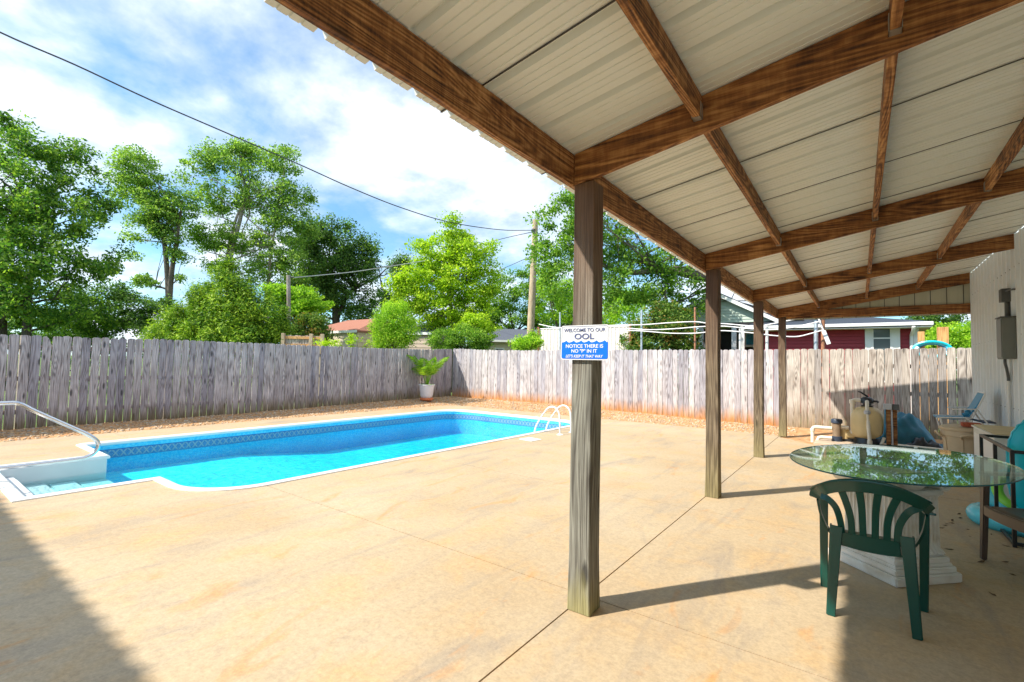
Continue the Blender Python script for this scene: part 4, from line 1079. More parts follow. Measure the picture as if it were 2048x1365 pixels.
def make_bin():
    root = thing('trash_bin', 'round tan plastic bin with lid standing beyond the white cabinet', 'bin', (1.27, 9.50, 0))
    MB().lathe([(0.235, 0.0), (0.245, 0.02), (0.285, 0.56), (0.29, 0.58), (0.305, 0.585), (0.305, 0.665), (0.29, 0.67), (0.28, 0.6)], 40).build('body', M['tan_bin'], root, smooth=True)
    MB().lathe([(0.315, 0.66), (0.325, 0.675), (0.325, 0.70), (0.30, 0.715), (0.22, 0.735), (0.10, 0.74)], 40).build('lid', M['tan_bin'], root, smooth=True)
    for a in (205, 250, 270, 290):
        q = R(a); d = Vector((math.cos(q), math.sin(q), 0)); s = Vector((-d.y, d.x, 0))
        MB().ribbon([d * 0.262 + Vector((0, 0, 0.25)), d * 0.289 + Vector((0, 0, 0.55))], s, 0.016, 0.012).build('rib', M['tan_bin'], root)
    for a in (185, 265, 5):
        q = R(a); d = Vector((math.cos(q), math.sin(q), 0)); s = Vector((-d.y, d.x, 0))
        MB().tube(spline([d * 0.30 + s * 0.08 + Vector((0, 0, 0.56)), d * 0.345 + s * 0.085 + Vector((0, 0, 0.60)), d * 0.355 + Vector((0, 0, 0.625)), d * 0.345 - s * 0.085 + Vector((0, 0, 0.60)), d * 0.30 - s * 0.08 + Vector((0, 0, 0.56))], 5), 0.016, 8).build('handle', M['tan_bin'], root, smooth=True)
    b = MB().box(-0.10, 0.10, -0.048, 0.048, 0, 0.058).build('brick', M['brick'], bevel=0.004)
    b.location = (1.27, 9.28, 0.738); b.rotation_euler = (R(3), 0, 0.1); tag(b, 'red brick weighing down the tan bin lid', 'brick')
make_bin()

def make_blue_chair():
    root = thing('beach_chair', 'blue folding beach chair with white tube frame perched beyond the bin', 'chair', (1.30, 10.05, 0.0), 0)
    z = 0.74
    fr = M['white_paint']; r = 0.011
    def sling(a, b, w, mat, nm):
        a, b = Vector(a), Vector(b); mid = (a + b) / 2 + Vector((0.0, 0, -0.02))
        MB().ribbon([a, mid, b], (0, 1, 0), w, 0.018).build(nm, mat, root, bevel=0.004)
    sling((-0.34, 0, z + 0.06), (0.06, 0, z + 0.085), 0.46, M['blue_sling'], 'seat')
    sling((0.02, 0, z + 0.10), (0.20, 0, z + 0.46), 0.46, M['blue_sling'], 'backrest')
    sling((0.06, 0, z + 0.06), (0.32, 0, z + 0.03), 0.40, M['dark_blue'], 'sling_pocket')
    MB().tube(spline([(-0.04, -0.20, z + 0.115), (0.02, -0.20, z + 0.15), (0.0, -0.20, z + 0.20)], 4), 0.03, 8).build('headrest', M['blue_sling'], root, smooth=True)
    for y in (-0.24, 0.24):
        MB().tube([(-0.34, y, z + 0.06), (0.06, y, z + 0.085), (0.20, y, z + 0.45)], r, 8).build('side_tube', fr, root, smooth=True)
        MB().tube([(-0.02, y, z + 0.09), (0.16, y, z - 0.10), (0.30, y, 0.012)], r, 8).build('leg', fr, root, smooth=True)
        MB().tube([(0.11, y, z + 0.22), (0.24, y, z - 0.02), (0.36, y, 0.012)], r, 8).build('leg', fr, root, smooth=True)
        MB().tube([(-0.30, y, z + 0.062), (-0.20, y, 0.35), (-0.16, y, 0.012)], r, 8).build('leg', fr, root, smooth=True)
        MB().ribbon([(-0.16, y, z + 0.20), (0.12, y, z + 0.22)], (0, 1, 0), 0.04, 0.016).build('armrest', fr, root, bevel=0.004)
    MB().tube([(0.20, -0.24, z + 0.46), (0.20, 0.24, z + 0.46)], r, 8).build('top_tube', fr, root, smooth=True)
make_blue_chair()

# ================================================================ POOL EQUIPMENT
tag(MB().box(-0.75, 1.45, 11.26, 12.35, -0.02, 0.05).build('equipment_pad', M['grey_concrete'], bevel=0.01), 'low concrete pad under the pool filter equipment', 'concrete pad')
def make_filter():
    root = thing('sand_filter', 'tan pool sand filter tank with black multiport valve on top', 'pool filter', (0.12, 11.85, 0.05))
    MB().lathe([(0.235, 0.0), (0.235, 0.03), (0.19, 0.14)], 28).build('base', M['black'], root, smooth=True)
    MB().lathe([(0.10, 0.10), (0.20, 0.12), (0.25, 0.17), (0.272, 0.24), (0.275, 0.32), (0.275, 0.50), (0.262, 0.58), (0.225, 0.66), (0.16, 0.715), (0.09, 0.735)], 40).build('tank', M['tank'], root, smooth=True)
    v = MB().lathe([(0.10, 0.735), (0.105, 0.76), (0.07, 0.77), (0.07, 0.80), (0.11, 0.805), (0.11, 0.885), (0.10, 0.90), (0.06, 0.925), (0.03, 0.93)], 24).build('valve', M['black'], root, smooth=True)
    MB().tube([(0.02, 0, 0.935), (-0.02, -0.02, 0.96), (-0.10, -0.06, 1.02), (-0.14, -0.08, 1.03)], [0.02, 0.018, 0.015, 0.012], 8).build('valve_handle', M['black'], v, smooth=True)
    MB().tube([(0.10, -0.02, 0.85), (0.16, -0.03, 0.85), (0.18, -0.04, 0.83)], 0.022, 8).build('gauge', M['black'], v, smooth=True)
    MB().tube(spline([(-0.10, -0.02, 0.85), (-0.18, -0.02, 0.855), (-0.225, -0.02, 0.83), (-0.235, -0.02, 0.76), (-0.235, -0.02, 0.55)], 5) + [Vector((-0.235, -0.05, 0.18))], 0.038, 12).build('side_pipe', M['pvc'], root, smooth=True)
    MB().lathe([(0.055, -0.02), (0.055, 0.06)], 14, (-0.235, -0.02, 0.80)).build('elbow_collar', M['pvc'], root, smooth=True)
    MB().tube(spline([(0.0, -0.10, 0.84), (0.0, -0.17, 0.83), (0.0, -0.20, 0.78), (0.0, -0.22, 0.68)], 5) + [Vector((0.03, -0.31, 0.10)), Vector((0.035, -0.32, 0.0))], 0.032, 12).build('front_pipe', M['pvc'], root, smooth=True)
    MB().lathe([(0.05, 0), (0.058, 0.03), (0.05, 0.07)], 14, (0.0, -0.228, 0.60)).build('pipe_union', M['light_grey'], root, smooth=True)
    MB().lathe([(0.042, 0), (0.042, 0.10)], 14, (0.033, -0.318, 0.0)).build('pipe_foot', M['pvc'], root, smooth=True)
    MB().tube([(0.20, -0.20, 0.0), (0.26, -0.15, 0.16)], 0.028, 10).build('drain_pipe', M['pvc'], root, smooth=True)
make_filter()
def make_chlor():
    root = thing('chlorinator', 'cylindrical brown chlorinator with dark blue caps beside the tan filter', 'chlorinator', (-0.38, 11.80, 0.05))
    MB().lathe([(0.075, 0.09), (0.075, 0.36)], 24).build('body', plain('brown_clear_plastic', (0.24, 0.17, 0.11), 0.35, 0.2, 6), root, smooth=True)
    MB().lathe([(0.09, 0.36), (0.10, 0.37), (0.10, 0.43), (0.085, 0.45), (0.05, 0.455)], 24).build('cap', M['blue_black'], root, smooth=True)
    MB().lathe([(0.095, 0.0), (0.095, 0.09), (0.08, 0.10)], 24).build('foot', M['blue_black'], root, smooth=True)
    p = thing('pool_pump', 'tan pool pump body between the chlorinator and the filter tank', 'pump', (-0.24, 11.95, 0.05))
    MB().tube([(-0.06, 0, 0.14), (0.22, 0, 0.14)], 0.085, 16).build('motor', M['tank'], p, smooth=True)
    MB().lathe([(0.09, 0.05), (0.095, 0.24), (0.07, 0.26)], 18, (-0.03, 0, 0)).build('strainer_pot', M['tank'], p, smooth=True)
    MB().box(-0.05, 0.2, -0.08, 0.08, 0.0, 0.05).build('foot', M['black'], p, bevel=0.005)
    q = thing('return_pipe', 'cream plastic pipe run bending down left of the chlorinator', 'pipe', (-0.8, 11.75, 0))
    MB().tube([(0.34, 0.03, 0.305), (0.06, 0.03, 0.305), (0.015, 0.03, 0.29), (0.0, 0.03, 0.25), (0.0, 0.03, -0.02)], 0.034, 12).build('upper_pipe', M['pvc'], q, smooth=True)
    MB().tube([(0.34, -0.08, 0.12), (0.16, -0.08, 0.12), (0.115, -0.08, 0.105), (0.10, -0.08, 0.06), (0.10, -0.08, -0.02)], 0.030, 12).build('lower_pipe', M['pvc'], q, smooth=True)
    MB().lathe([(0.045, 0.22), (0.045, 0.27)], 14, (0, 0.03, 0)).build('elbow_collar', M['pvc'], q, smooth=True)
    MB().tube([(0.48, 0.05, 0.35), (0.62, 0.05, 0.35)], 0.025, 10).build('cross_pipe', M['pvc'], q, smooth=True)
    w = thing('switch_post', 'pair of short wooden stakes carrying a grey switch box', 'post', (0.50, 11.75, 0))
    for x in (-0.05, 0.045): MB().box(x - 0.036, x + 0.036, -0.03, 0.03, 0, 0.80).build('stake', M['beam'], w, bevel=0.004)
    MB().box(-0.13, 0.0, -0.10, -0.032, 0.76, 0.87).build('switch_box', M['light_grey'], w, bevel=0.005)
    MB().box(0.004, 0.11, -0.09, -0.032, 0.76, 0.87).build('switch_box', M['dark_grey'], w, bevel=0.005)
    MB().tube([(0.0, -0.05, 0.76), (0.005, -0.05, 0.4), (0.005, -0.05, 0.03)], 0.013, 8).build('conduit', M['light_grey'], w, smooth=True)
    MB().tube(spline([(-0.10, -0.05, 0.76), (-0.11, -0.05, 0.45), (-0.14, -0.06, 0.25), (-0.25, -0.06, 0.18)], 5), 0.012, 8).build('cable', M['blue_sling'], w, smooth=True)
    l = MB().tube([(0.58, 11.68, 0.085), (1.36, 11.62, 0.085)], 0.034, 12).build('pvc_pipe', M['pvc'], smooth=True); tag(l, 'straight cream pipe lying along the edge of the equipment pad', 'pipe')
    # crumpled cover
    mb = MB(); nx, ny = 34, 22
    rnd = random.Random(4); ph = [rnd.uniform(0, 6) for _ in range(8)]
    for j in range(ny + 1):
        for i in range(nx + 1):
            u, v = i / nx, j / ny; x = 0.30 + 1.10 * u; y = 12.20 + 0.95 * v
            env = (max(0, 1 - abs(2 * u - 0.72) ** 2.2) * (math.sin(math.pi * v) ** 0.6 if 0 < v < 1 else 0))
            cr = 0.05 * math.sin(9 * u + 4 * v + ph[0]) + 0.035 * math.sin(17 * v - 11 * u + ph[1]) + 0.02 * math.sin(31 * u + 23 * v + ph[2])
            mb.v.append((x + 0.02 * math.sin(12 * v + ph[3]), y, 0.03 + env * (0.56 + cr * 1.3)))
    mb.f = [(j * (nx + 1) + i, j * (nx + 1) + i + 1, (j + 1) * (nx + 1) + i + 1, (j + 1) * (nx + 1) + i) for j in range(ny) for i in range(nx)]
    o = mb.build('pool_cover', M['tarp'], smooth=True); tag(o, 'crumpled teal pool cover heaped against the fence', 'pool cover')
    mb = MB(); nx, ny = 18, 8
    for j in range(ny + 1):
        for i in range(nx + 1):
            u, v = i / nx, j / ny; env = math.sin(math.pi * u) ** 0.7 * math.sin(math.pi * v) ** 0.7
            mb.v.append((0.72 + 0.55 * u, 12.02 + 0.26 * v, 0.05 + env * (0.15 + 0.05 * math.sin(14 * u + 5 * v) + 0.03 * math.sin(29 * u))))
    mb.f = [(j * (nx + 1) + i, j * (nx + 1) + i + 1, (j + 1) * (nx + 1) + i + 1, (j + 1) * (nx + 1) + i) for j in range(ny) for i in range(nx)]
    o = mb.build('black_bag', M['black'], smooth=True); tag(o, 'crumpled shiny black plastic bag at the foot of the teal cover', 'bag')
make_chlor()

def make_leaves():
    rnd = random.Random(21)
    spots = [(1918, 1029), (1921, 1037), (1905, 1042), (1892, 1048), (1903, 1047), (1882, 1057), (1935, 1060), (1940, 1074), (1983, 1070), (1898, 1100), (2012, 1093), (2010, 1125), (1890, 1052), (1975, 1012), (2030, 1075), (1962, 1125), (2022, 1150), (1985, 1190)]
    me0 = None
    for i, (px, py) in enumerate(spots):
        p = ground(px, py); a = rnd.uniform(0, 6.3); s = rnd.uniform(0.02, 0.04)
        if me0 is None:
            mb = MB(); mb.v = [(-1, 0, 0.05), (-0.3, -0.32, 0.22), (0.45, -0.25, 0.05), (1, 0, 0.28), (0.4, 0.3, 0.2), (-0.35, 0.28, 0.0), (0, 0, 0.0)]
            mb.f = [(6, 0, 1), (6, 1, 2), (6, 2, 3), (6, 3, 4), (6, 4, 5), (6, 5, 0)]
            me0 = bpy.data.meshes.new('dry_leaf'); me0.from_pydata(mb.v, [], mb.f); me0.materials.append(M['dead_leaf'])
        o = link('dry_leaf', me0, None, (p.x, p.y, 0.002)); o.scale = (s, s, s); o.rotation_euler = (0, 0, a)
        tag(o, 'small curled dry leaf lying on the shaded concrete near the table', 'leaf', 'dry leaves on the patio floor')
make_leaves()

# ================================================================ BEYOND THE FENCE
def siding(root, mat, p0, p1, z0, z1, pitch=0.115, flip=False, gable=None, name='siding_board'):
    """Lapped boards on the vertical plane from p0 to p1; each course is one child. gable(z) may return (a, b) limits along the wall."""
    p0, p1 = Vector(p0), Vector(p1); d = (p1 - p0); L = d.length; d.normalize(); nrm = Vector((d.y, -d.x))
    if flip: nrm = -nrm
    z = z0
    while z < z1 - 1e-3:
        zt = min(z + pitch, z1); a, b = (0, L) if gable is None else gable((z + zt) / 2)
        if b - a > 0.05:
            mb = MB()
            A = p0 + d * a; B_ = p0 + d * b
            mb.v = [(*(A + nrm * 0.028), z), (*(B_ + nrm * 0.028), z), (*(B_ + nrm * 0.002), zt), (*(A + nrm * 0.002), zt), (*(A - nrm * 0.01), z), (*(B_ - nrm * 0.01), z), (*(B_ - nrm * 0.01), zt), (*(A - nrm * 0.01), zt)]
            mb.f = [(0, 1, 2, 3), (4, 7, 6, 5), (0, 4, 5, 1), (3, 2, 6, 7), (0, 3, 7, 4), (1, 5, 6, 2)]
            mb.build(name, mat, root)
        z = zt

def make_red_house():
    Y = 19.0; g = 0.0
    x0, x1 = on_y(1520, 690, Y).x, on_y(1836, 690, Y).x
    root = thing('red_house', 'dark red sided house with white shuttered window and dark shingle roof', 'house', (0, Y, 0))
    zf = on_y(1700, 652, Y).z - 0.13
    MB().box(x0, x1, 0.02, 7, 0, zf).build('wall', M['red_siding'], root)
    siding(root, M['red_siding'], (x0, 0), (x1, 0), 1.35, zf, 0.115)
    MB().box(x1 - 0.10, x1 + 0.02, -0.045, 0.02, 0, zf).build('corner_board', M['white_paint'], root)
    xr = on_y(1866, 640, Y - 0.55).x
    rf_ = MB(); rise = 0.55
    rf_.v = [(x0 - 0.4, -0.55, zf + 0.16), (xr, -0.55, zf + 0.16), (xr - 1.6, 3.2, zf + 0.16 + rise), (x0 - 0.4, 3.2, zf + 0.16 + rise), (xr, 7.2, zf + 0.16), (x0 - 0.4, 7.2, zf + 0.16),
             (x0 - 0.4, -0.55, zf + 0.10), (xr, -0.55, zf + 0.10), (xr, 7.2, zf + 0.10), (x0 - 0.4, 7.2, zf + 0.10)]
    rf_.f = [(0, 1, 2, 3), (3, 2, 4, 5), (1, 4, 2), (0, 3, 5), (6, 9, 8, 7), (0, 6, 7, 1), (1, 7, 8, 4), (4, 8, 9, 5), (5, 9, 6, 0)]
    r_ = rf_.build('roof', M['dark_shingle'], root)
    MB().box(x0 - 0.4, xr + 0.01, -0.60, -0.552, zf + 0.05, zf + 0.155).build('gutter', M['white_paint'], r_, bevel=0.01)
    MB().box(x0 - 0.38, xr - 0.02, -0.55, -0.02, zf + 0.0, zf + 0.02).build('soffit', M['white_paint'], r_)
    MB().box(x1 + 0.03, xr, -0.55, 7.0, zf + 0.021, zf + 0.04).build('soffit', M['beige_siding'], r_)
    # window with shutters
    wx0, wx1 = on_y(1747, 680, Y).x, on_y(1780, 680, Y).x; wz1 = on_y(1760, 655, Y).z; wz0 = 1.2
    fr = MB()
    f = 0.055
    fr.box(wx0 - f, wx0, -0.075, 0.0, wz0, wz1 + f); fr.box(wx1, wx1 + f, -0.075, 0.0, wz0, wz1 + f); fr.box(wx0, wx1, -0.075, 0.0, wz1, wz1 + f); fr.box(wx0, wx1, -0.075, 0.0, wz0 - f, wz0)
    wn = fr.build('window', M['white_paint'], root)
    zm = on_y(1760, 677, Y).z
    MB().box(wx0, wx1, -0.046, -0.036, zm + 0.02, wz1).build('pane', M['pane'], wn)
    MB().box(wx0, wx1, -0.042, -0.032, wz0, zm - 0.02).build('pane', M['pane'], wn)
    MB().box(wx0, wx1, -0.058, -0.03, zm - 0.02, zm + 0.02).build('sash_bar', M['white_paint'], wn)
    for a, b in ((1730, 1745), (1783, 1800)):
        sa, sb = on_y(a, 680, Y).x, on_y(b, 680, Y).x
        s = MB(); s.box(sa, sa + 0.04, -0.065, -0.030, wz0 - 0.06, wz1 + 0.05); s.box(sb - 0.04, sb, -0.065, -0.030, wz0 - 0.06, wz1 + 0.05); s.box(sa + 0.04, sb - 0.04, -0.052, -0.031, wz0 - 0.06, wz1 + 0.05)
        sh = s.build('shutter', M['white_paint'], root)
    dx = on_y(1824, 660, Y).x
    MB().tube([(dx, -0.57, zf + 0.02), (dx, -0.50, zf - 0.07), (dx - 0.02, -0.10, zf - 0.20), (dx - 0.02, -0.07, zf - 0.30), (dx - 0.02, -0.07, 0.2)], 0.045, 8).build('downspout', M['white_paint'], root, smooth=True)
make_red_house()

def make_green_house():
    Y = 20.5
    root = thing('green_house', 'pale green gabled house with a dark open porch below', 'house', (0, Y, 0))
    L = on_y(1395, 650, Y); Rr = on_y(1572, 650, Y); zg = on_y(1480, 645, Y).z
    pk = on_y(1432, 590, Y); er = on_y(1512, 625, Y)
    slope = (pk.z - er.z) / (er.x - pk.x)
    xe = Rr.x + 0.6
    top = lambda x: pk.z - slope * abs(x - pk.x)
    w0 = L.x - 0.6
    def gl(z):
        h = (pk.z - z) / slope; return max(0, pk.x - h - w0), min(xe - w0, pk.x + h - w0)
    siding(root, M['green_siding'], (w0, 0), (xe, 0), zg, pk.z, 0.12, gable=gl)
    MB().prism([(w0, zg), (xe, zg), (xe, top(xe)), (pk.x, pk.z), (w0, top(w0))], 1, 0.012, 6).build('gable_wall', M['green_siding'], root)
    MB().prism([(w0 - 0.3, top(w0 - 0.3) + 0.10), (pk.x, pk.z + 0.10), (xe + 0.3, top(xe + 0.3) + 0.10), (xe + 0.3, top(xe + 0.3) - 0.05), (pk.x, pk.z - 0.05), (w0 - 0.3, top(w0 - 0.3) - 0.05)], 1, -0.35, -0.31).build('barge_board', M['white_paint'], root)
    MB().prism([(w0 - 0.3, top(w0 - 0.3) + 0.14), (pk.x, pk.z + 0.14), (xe + 0.3, top(xe + 0.3) + 0.14), (xe + 0.3, top(xe + 0.3) + 0.11), (pk.x, pk.z + 0.11), (w0 - 0.3, top(w0 - 0.3) + 0.11)], 1, -0.36, 6.2).build('roof', M['grey_shingle'], root)
    MB().box(w0, xe, -0.02, 0.03, zg - 0.16, zg - 0.003).build('porch_beam', M['dark_room'], root)
    MB().box(w0, xe, 2.2, 2.3, 0, zg - 0.05).build('porch_back_wall', M['dark_room'], root)
    MB().box(w0, xe, 2.12, 2.19, 0, 1.75).build('porch_dado', M['red_siding'], root)
    for px, mt in ((1402, 'light_grey'), (1468, 'light_grey'), (1484, 'white_paint')):
        x = on_y(px, 680, Y).x; MB().box(x - 0.09, x + 0.09, -0.02, 0.12, 0, zg - 0.17).build('porch_post', M[mt], root)
    for a, b in ((1492, 1512), (1535, 1556)):
        xa, xb = on_y(a, 680, Y + 2).x, on_y(b, 680, Y + 2).x; za, zb = on_y(1500, 690, Y + 2).z, on_y(1500, 668, Y + 2).z
        fr = MB(); fr.box(xa - 0.12, xb + 0.12, 2.05, 2.11, za - 0.10, zb + 0.1); w = fr.build('window', M['white_paint'], root)
        MB().box(xa, xb, 2.02, 2.045, za, zb).build('pane', plain('blue_curtain_glass', (0.03, 0.28, 0.48), 0.2, 0.4, 9), w)
    x = on_y(1420, 680, Y + 2).x; MB().box(x - 0.3, x + 0.35, 2.0, 2.1, 0, 2.6).build('door', M['dark_grey'], root)
make_green_house()

def gable_shed(name, label, cat, c, ang, w, d, wall, rise, wm, rm, z0=0, hip=False, planks=True, over=0.25):
    root = thing(name, label, cat, c, ang)
    MB().box(-w / 2, w / 2, -d / 2, d / 2, z0, wall).build('wall', wm, root)
    if planks:
        siding(root, wm, (-w / 2, -d / 2), (w / 2, -d / 2), max(z0, 1.2), wall, 0.2)
        siding(root, wm, (w / 2, -d / 2), (w / 2, d / 2), max(z0, 1.2), wall, 0.2)
    mb = MB(); o = over; h = 1.3 if hip else 0
    mb.v = [(-w / 2 - o, -d / 2 - o, wall), (w / 2 + o, -d / 2 - o, wall), (w / 2 + o - h, 0, wall + rise), (-w / 2 - o + h, 0, wall + rise), (w / 2 + o, d / 2 + o, wall), (-w / 2 - o, d / 2 + o, wall)]
    mb.v += [(x, y, z - 0.09) for x, y, z in mb.v]
    mb.f = [(0, 1, 2, 3), (3, 2, 4, 5), (0, 6, 7, 1), (1, 7, 8, 2), (2, 8, 10, 4), (4, 10, 11, 5), (5, 11, 9, 3), (3, 9, 6, 0), (6, 9, 8, 7), (9, 11, 10, 8)]
    if hip: mb.f = [(0, 1, 2, 3), (3, 2, 4, 5), (1, 4, 2), (0, 3, 5), (6, 11, 10, 7), (0, 6, 7, 1), (1, 7, 10, 4), (4, 10, 11, 5), (5, 11, 6, 0)]
    rf_ = mb.build('roof', rm, root)
    if not hip: MB().prism([(-d / 2 + 0.0, wall - 0.1), (d / 2, wall - 0.1), (0, wall + rise - 0.10)], 0, w / 2 - 0.06, w / 2 - 0.001).build('gable', wm, root)
    MB().box(-w / 2 - o, w / 2 + o, -d / 2 - o - 0.05, -d / 2 - o - 0.001, wall - 0.12, wall + 0.01).build('fascia', M['white_paint'], rf_)
    return root
yaw = lambda px: math.atan2(*( (at(px, 690, 10) - EYE).xy.yx )) - math.pi / 2
p = at(725, 690, 27); gable_shed('beige_house', 'low beige house with red brown hip roof behind the round bush', 'house', (p.x, p.y, 0), yaw(725) - 0.95, 5.4, 4.5, at(700, 664, 25).z, 0.85, M['beige_siding'], M['red_shingle'], hip=True, over=0.10)
p = at(842, 690, 25); gable_shed('garden_shed', 'small tan shed with dark grey gable roof', 'shed', (p.x, p.y, 0), yaw(842) - 0.55, 2.4, 2.0, at(850, 666, 24).z, 0.50, M['tan_siding'], M['grey_shingle'], over=0.1)
p = at(1020, 690, 33); bh = gable_shed('distant_house', 'beige house with dark window half hidden behind bushes', 'house', (p.x, p.y, 0), yaw(1020), 4.6, 4, 3.0, 0.9, M['beige_siding'], M['grey_shingle'], planks=False)
w = MB().box(-1.0, -0.35, -2.06, -2.01, 1.3, 2.5).build('window', M['white_paint'], bh); MB().box(-0.93, -0.42, -2.075, -2.061, 1.37, 2.43).build('pane', M['pane'], w)

def make_metal_screen():
    a = on_y(1078, 690, 16.5); b = on_y(1262, 690, 16.5); z1 = on_y(1150, 657, 16.5).z
    root = thing('metal_screen', 'white corrugated metal screen between rusty posts', 'screen', (a.x, 16.5, 0))
    L = b.x - a.x; n = 6; pw = L / n
    prof = corrug(pw, pw / 4, 0.02, 0.003)
    me = sheet(prof, z1 - 0.1, 0.004).mesh('metal_panel', M['back_metal'])
    for i in range(n):
        o = link('metal_panel', me, root)
        o.matrix_local = Matrix.Translation((i * pw + 0.004, 0, 0.1)) @ Matrix(((0, 1, 0, 0), (0, 0, -1, 0), (1, 0, 0, 0), (0, 0, 0, 1)))
    for i in range(0, n + 1, 3): MB().tube([(i * pw, -0.06, 0), (i * pw, -0.06, z1 + 0.1)], 0.045, 8).build('screen_post', M['rust'], root, smooth=True)
    MB().box(0, L, -0.03, 0.03, z1 + 0.002, z1 + 0.04).build('cap_rail', M['white_pipe'], root)
make_metal_screen()

def make_clothesline():
    Y = 15.6
    root = thing('clothesline', 'sagging white pipe lines strung between mixed metal posts', 'clothesline', (0, Y, 0))
    for px, py, mt, r in ((1283, 620, 'steel_dull', 0.035), (1390, 615, 'rust', 0.03), (1120, 625, 'steel_dull', 0.03), (1480, 655, 'white_paint', 0.03), (1534, 650, 'white_paint', 0.04), (1632, 641, 'steel_dull', 0.055), (1646, 640, 'rust', 0.05)):
        p = on_y(px, py, Y); q = on_y(px, 690, Y)
        MB().tube([(q.x, 0, 0), (q.x, 0, q.z), (p.x, 0, p.z)], r, 10).build('line_post', M[mt], root, smooth=True)
    lines = ([(1078, 649), (1120, 656), (1200, 652), (1283, 650), (1340, 646), (1390, 644), (1420, 648), (1448, 648), (1510, 653), (1535, 650), (1575, 642), (1605, 637), (1640, 636)],
             [(1252, 657), (1300, 660), (1350, 658), (1400, 654), (1450, 653), (1500, 658), (1540, 660), (1580, 656), (1620, 648), (1642, 643)],
             [(1252, 661), (1290, 663), (1340, 667), (1390, 667), (1420, 664), (1450, 662), (1510, 667), (1540, 671), (1590, 674), (1620, 668), (1648, 660)])
    for i, ln in enumerate(lines):
        pts = [on_y(x, y, Y - 0.10 - 0.07 * i) - Vector((0, Y, 0)) for x, y in ln]
        MB().tube(spline(pts, 4), 0.017, 8).build('line', M['white_pipe'], root, smooth=True)
    a, b, c_ = on_y(1637, 637, Y - .1), on_y(1647, 662, Y - .1), on_y(1658, 689, Y - .1)
    MB().tube([p - Vector((0, Y, 0)) for p in (a, b)], 0.02, 8).build('broken_arm', M['white_pipe'], root, smooth=True)
    MB().ribbon([p - Vector((0, Y, 0)) for p in (b, c_)], (1, 0, 0), 0.10, 0.05).build('hanging_bar', M['white_paint'], root, bevel=0.005)
make_clothesline()

def make_poles():
    d = 23.0
    a, b = at(1060, 690, d), at(1071, 440, d); b = a.lerp(b, 1.0)
    root = thing('utility_pole', 'tall leaning wooden utility pole with cables at its top', 'utility pole', (a.x, a.y, 0))
    o = Vector((a.x, a.y, 0)); dr = (b - a) / (b.z - a.z)
    pts = [a - dr * a.z - o, a.lerp(b, 0.33) - o, a.lerp(b, 0.66) - o, b - o]
    MB().tube(pts, [0.19, 0.17, 0.15, 0.13], 12).build('pole_shaft', M['pole_wood'], root, smooth=True)
    q = at(1062, 672, d) - o
    MB().lathe([(0.19, -0.05), (0.195, 0.0), (0.19, 0.05)], 12, tuple(q)).build('steel_band', M['dark_grey'], root)
    MB().box(-0.06, 0.06, -0.22, -0.12, -0.1, 0.1).build('insulator', M['dark_grey'], root, loc=at(1070, 464, d) - o)
    # service cable: from the pole top, sagging, up past the left of the frame
    p0 = at(1066, 461, d - 0.2)
    pix = [(1066, 461, d - .2), (1000, 460, 21.3), (900, 445, 19.0), (800, 415, 17.0), (700, 375, 15.4), (600, 330, 14.1), (450, 265, 12.5), (300, 200, 11.2), (150, 130, 10.2), (0, 65, 9.4), (-160, -20, 8.6), (-400, -160, 7.6)]
    pts = spline([at(*q) for q in pix], 5)
    mb = MB(); mb.tube(pts, 0.017, 6)
    tag(mb.build('power_cable', M['wire'], smooth=True), 'dark overhead cable sagging across the sky to the tall pole', 'cable')
    pts = spline([at(1066, 464, d), at(1000, 479, 26), at(940, 497, 30), at(840, 535, 36)], 4)
    tag(MB().tube(pts, 0.018, 5).build('upper_pole_wire', M['wire'], smooth=True), 'thin upper wire running left and down from the tall pole', 'wire')
    pts = spline([at(1064, 512, d), at(1000, 540, 27), at(900, 580, 33)], 4)
    tag(MB().tube(pts, 0.014, 5).build('lower_pole_wire', M['wire'], smooth=True), 'thin lower wire slanting left behind the lime tree', 'wire')
    pts = spline([at(1074, 458, d), at(1140, 466, 20), at(1290, 480, 18), at(1420, 495, 17)], 4)
    tag(MB().tube(pts, 0.016, 5).build('house_wire', M['wire_light'], smooth=True), 'pale wire running right from the tall pole into the trees', 'wire')
    d2 = 18.5; a, b = at(578, 692, d2), at(577, 551, d2)
    r2 = thing('short_pole', 'short pale pole beside the cedar with one thin line', 'pole', (a.x, a.y, 0)); o = Vector((a.x, a.y, 0))
    MB().tube([(0, 0, 0), a - o, b - o], 0.075, 10).build('pole_shaft', M['bark_pale'], r2, smooth=True)
    MB().tube([b - o + Vector((0, 0, -0.05)), b - o + RGT * 0.22 + Vector((0, 0, -0.08))], 0.03, 8).build('hook', M['dark_grey'], r2, smooth=True)
    pts = spline([at(584, 556, d2), at(640, 551, 19.5), at(700, 545, 20.5), at(762, 536, 21.5), at(850, 522, 23)], 4)
    tag(MB().tube(pts, 0.022, 6).build('pole_line', M['wire_light'], smooth=True), 'thin pale line from the short pole to the trees', 'wire')
make_poles()

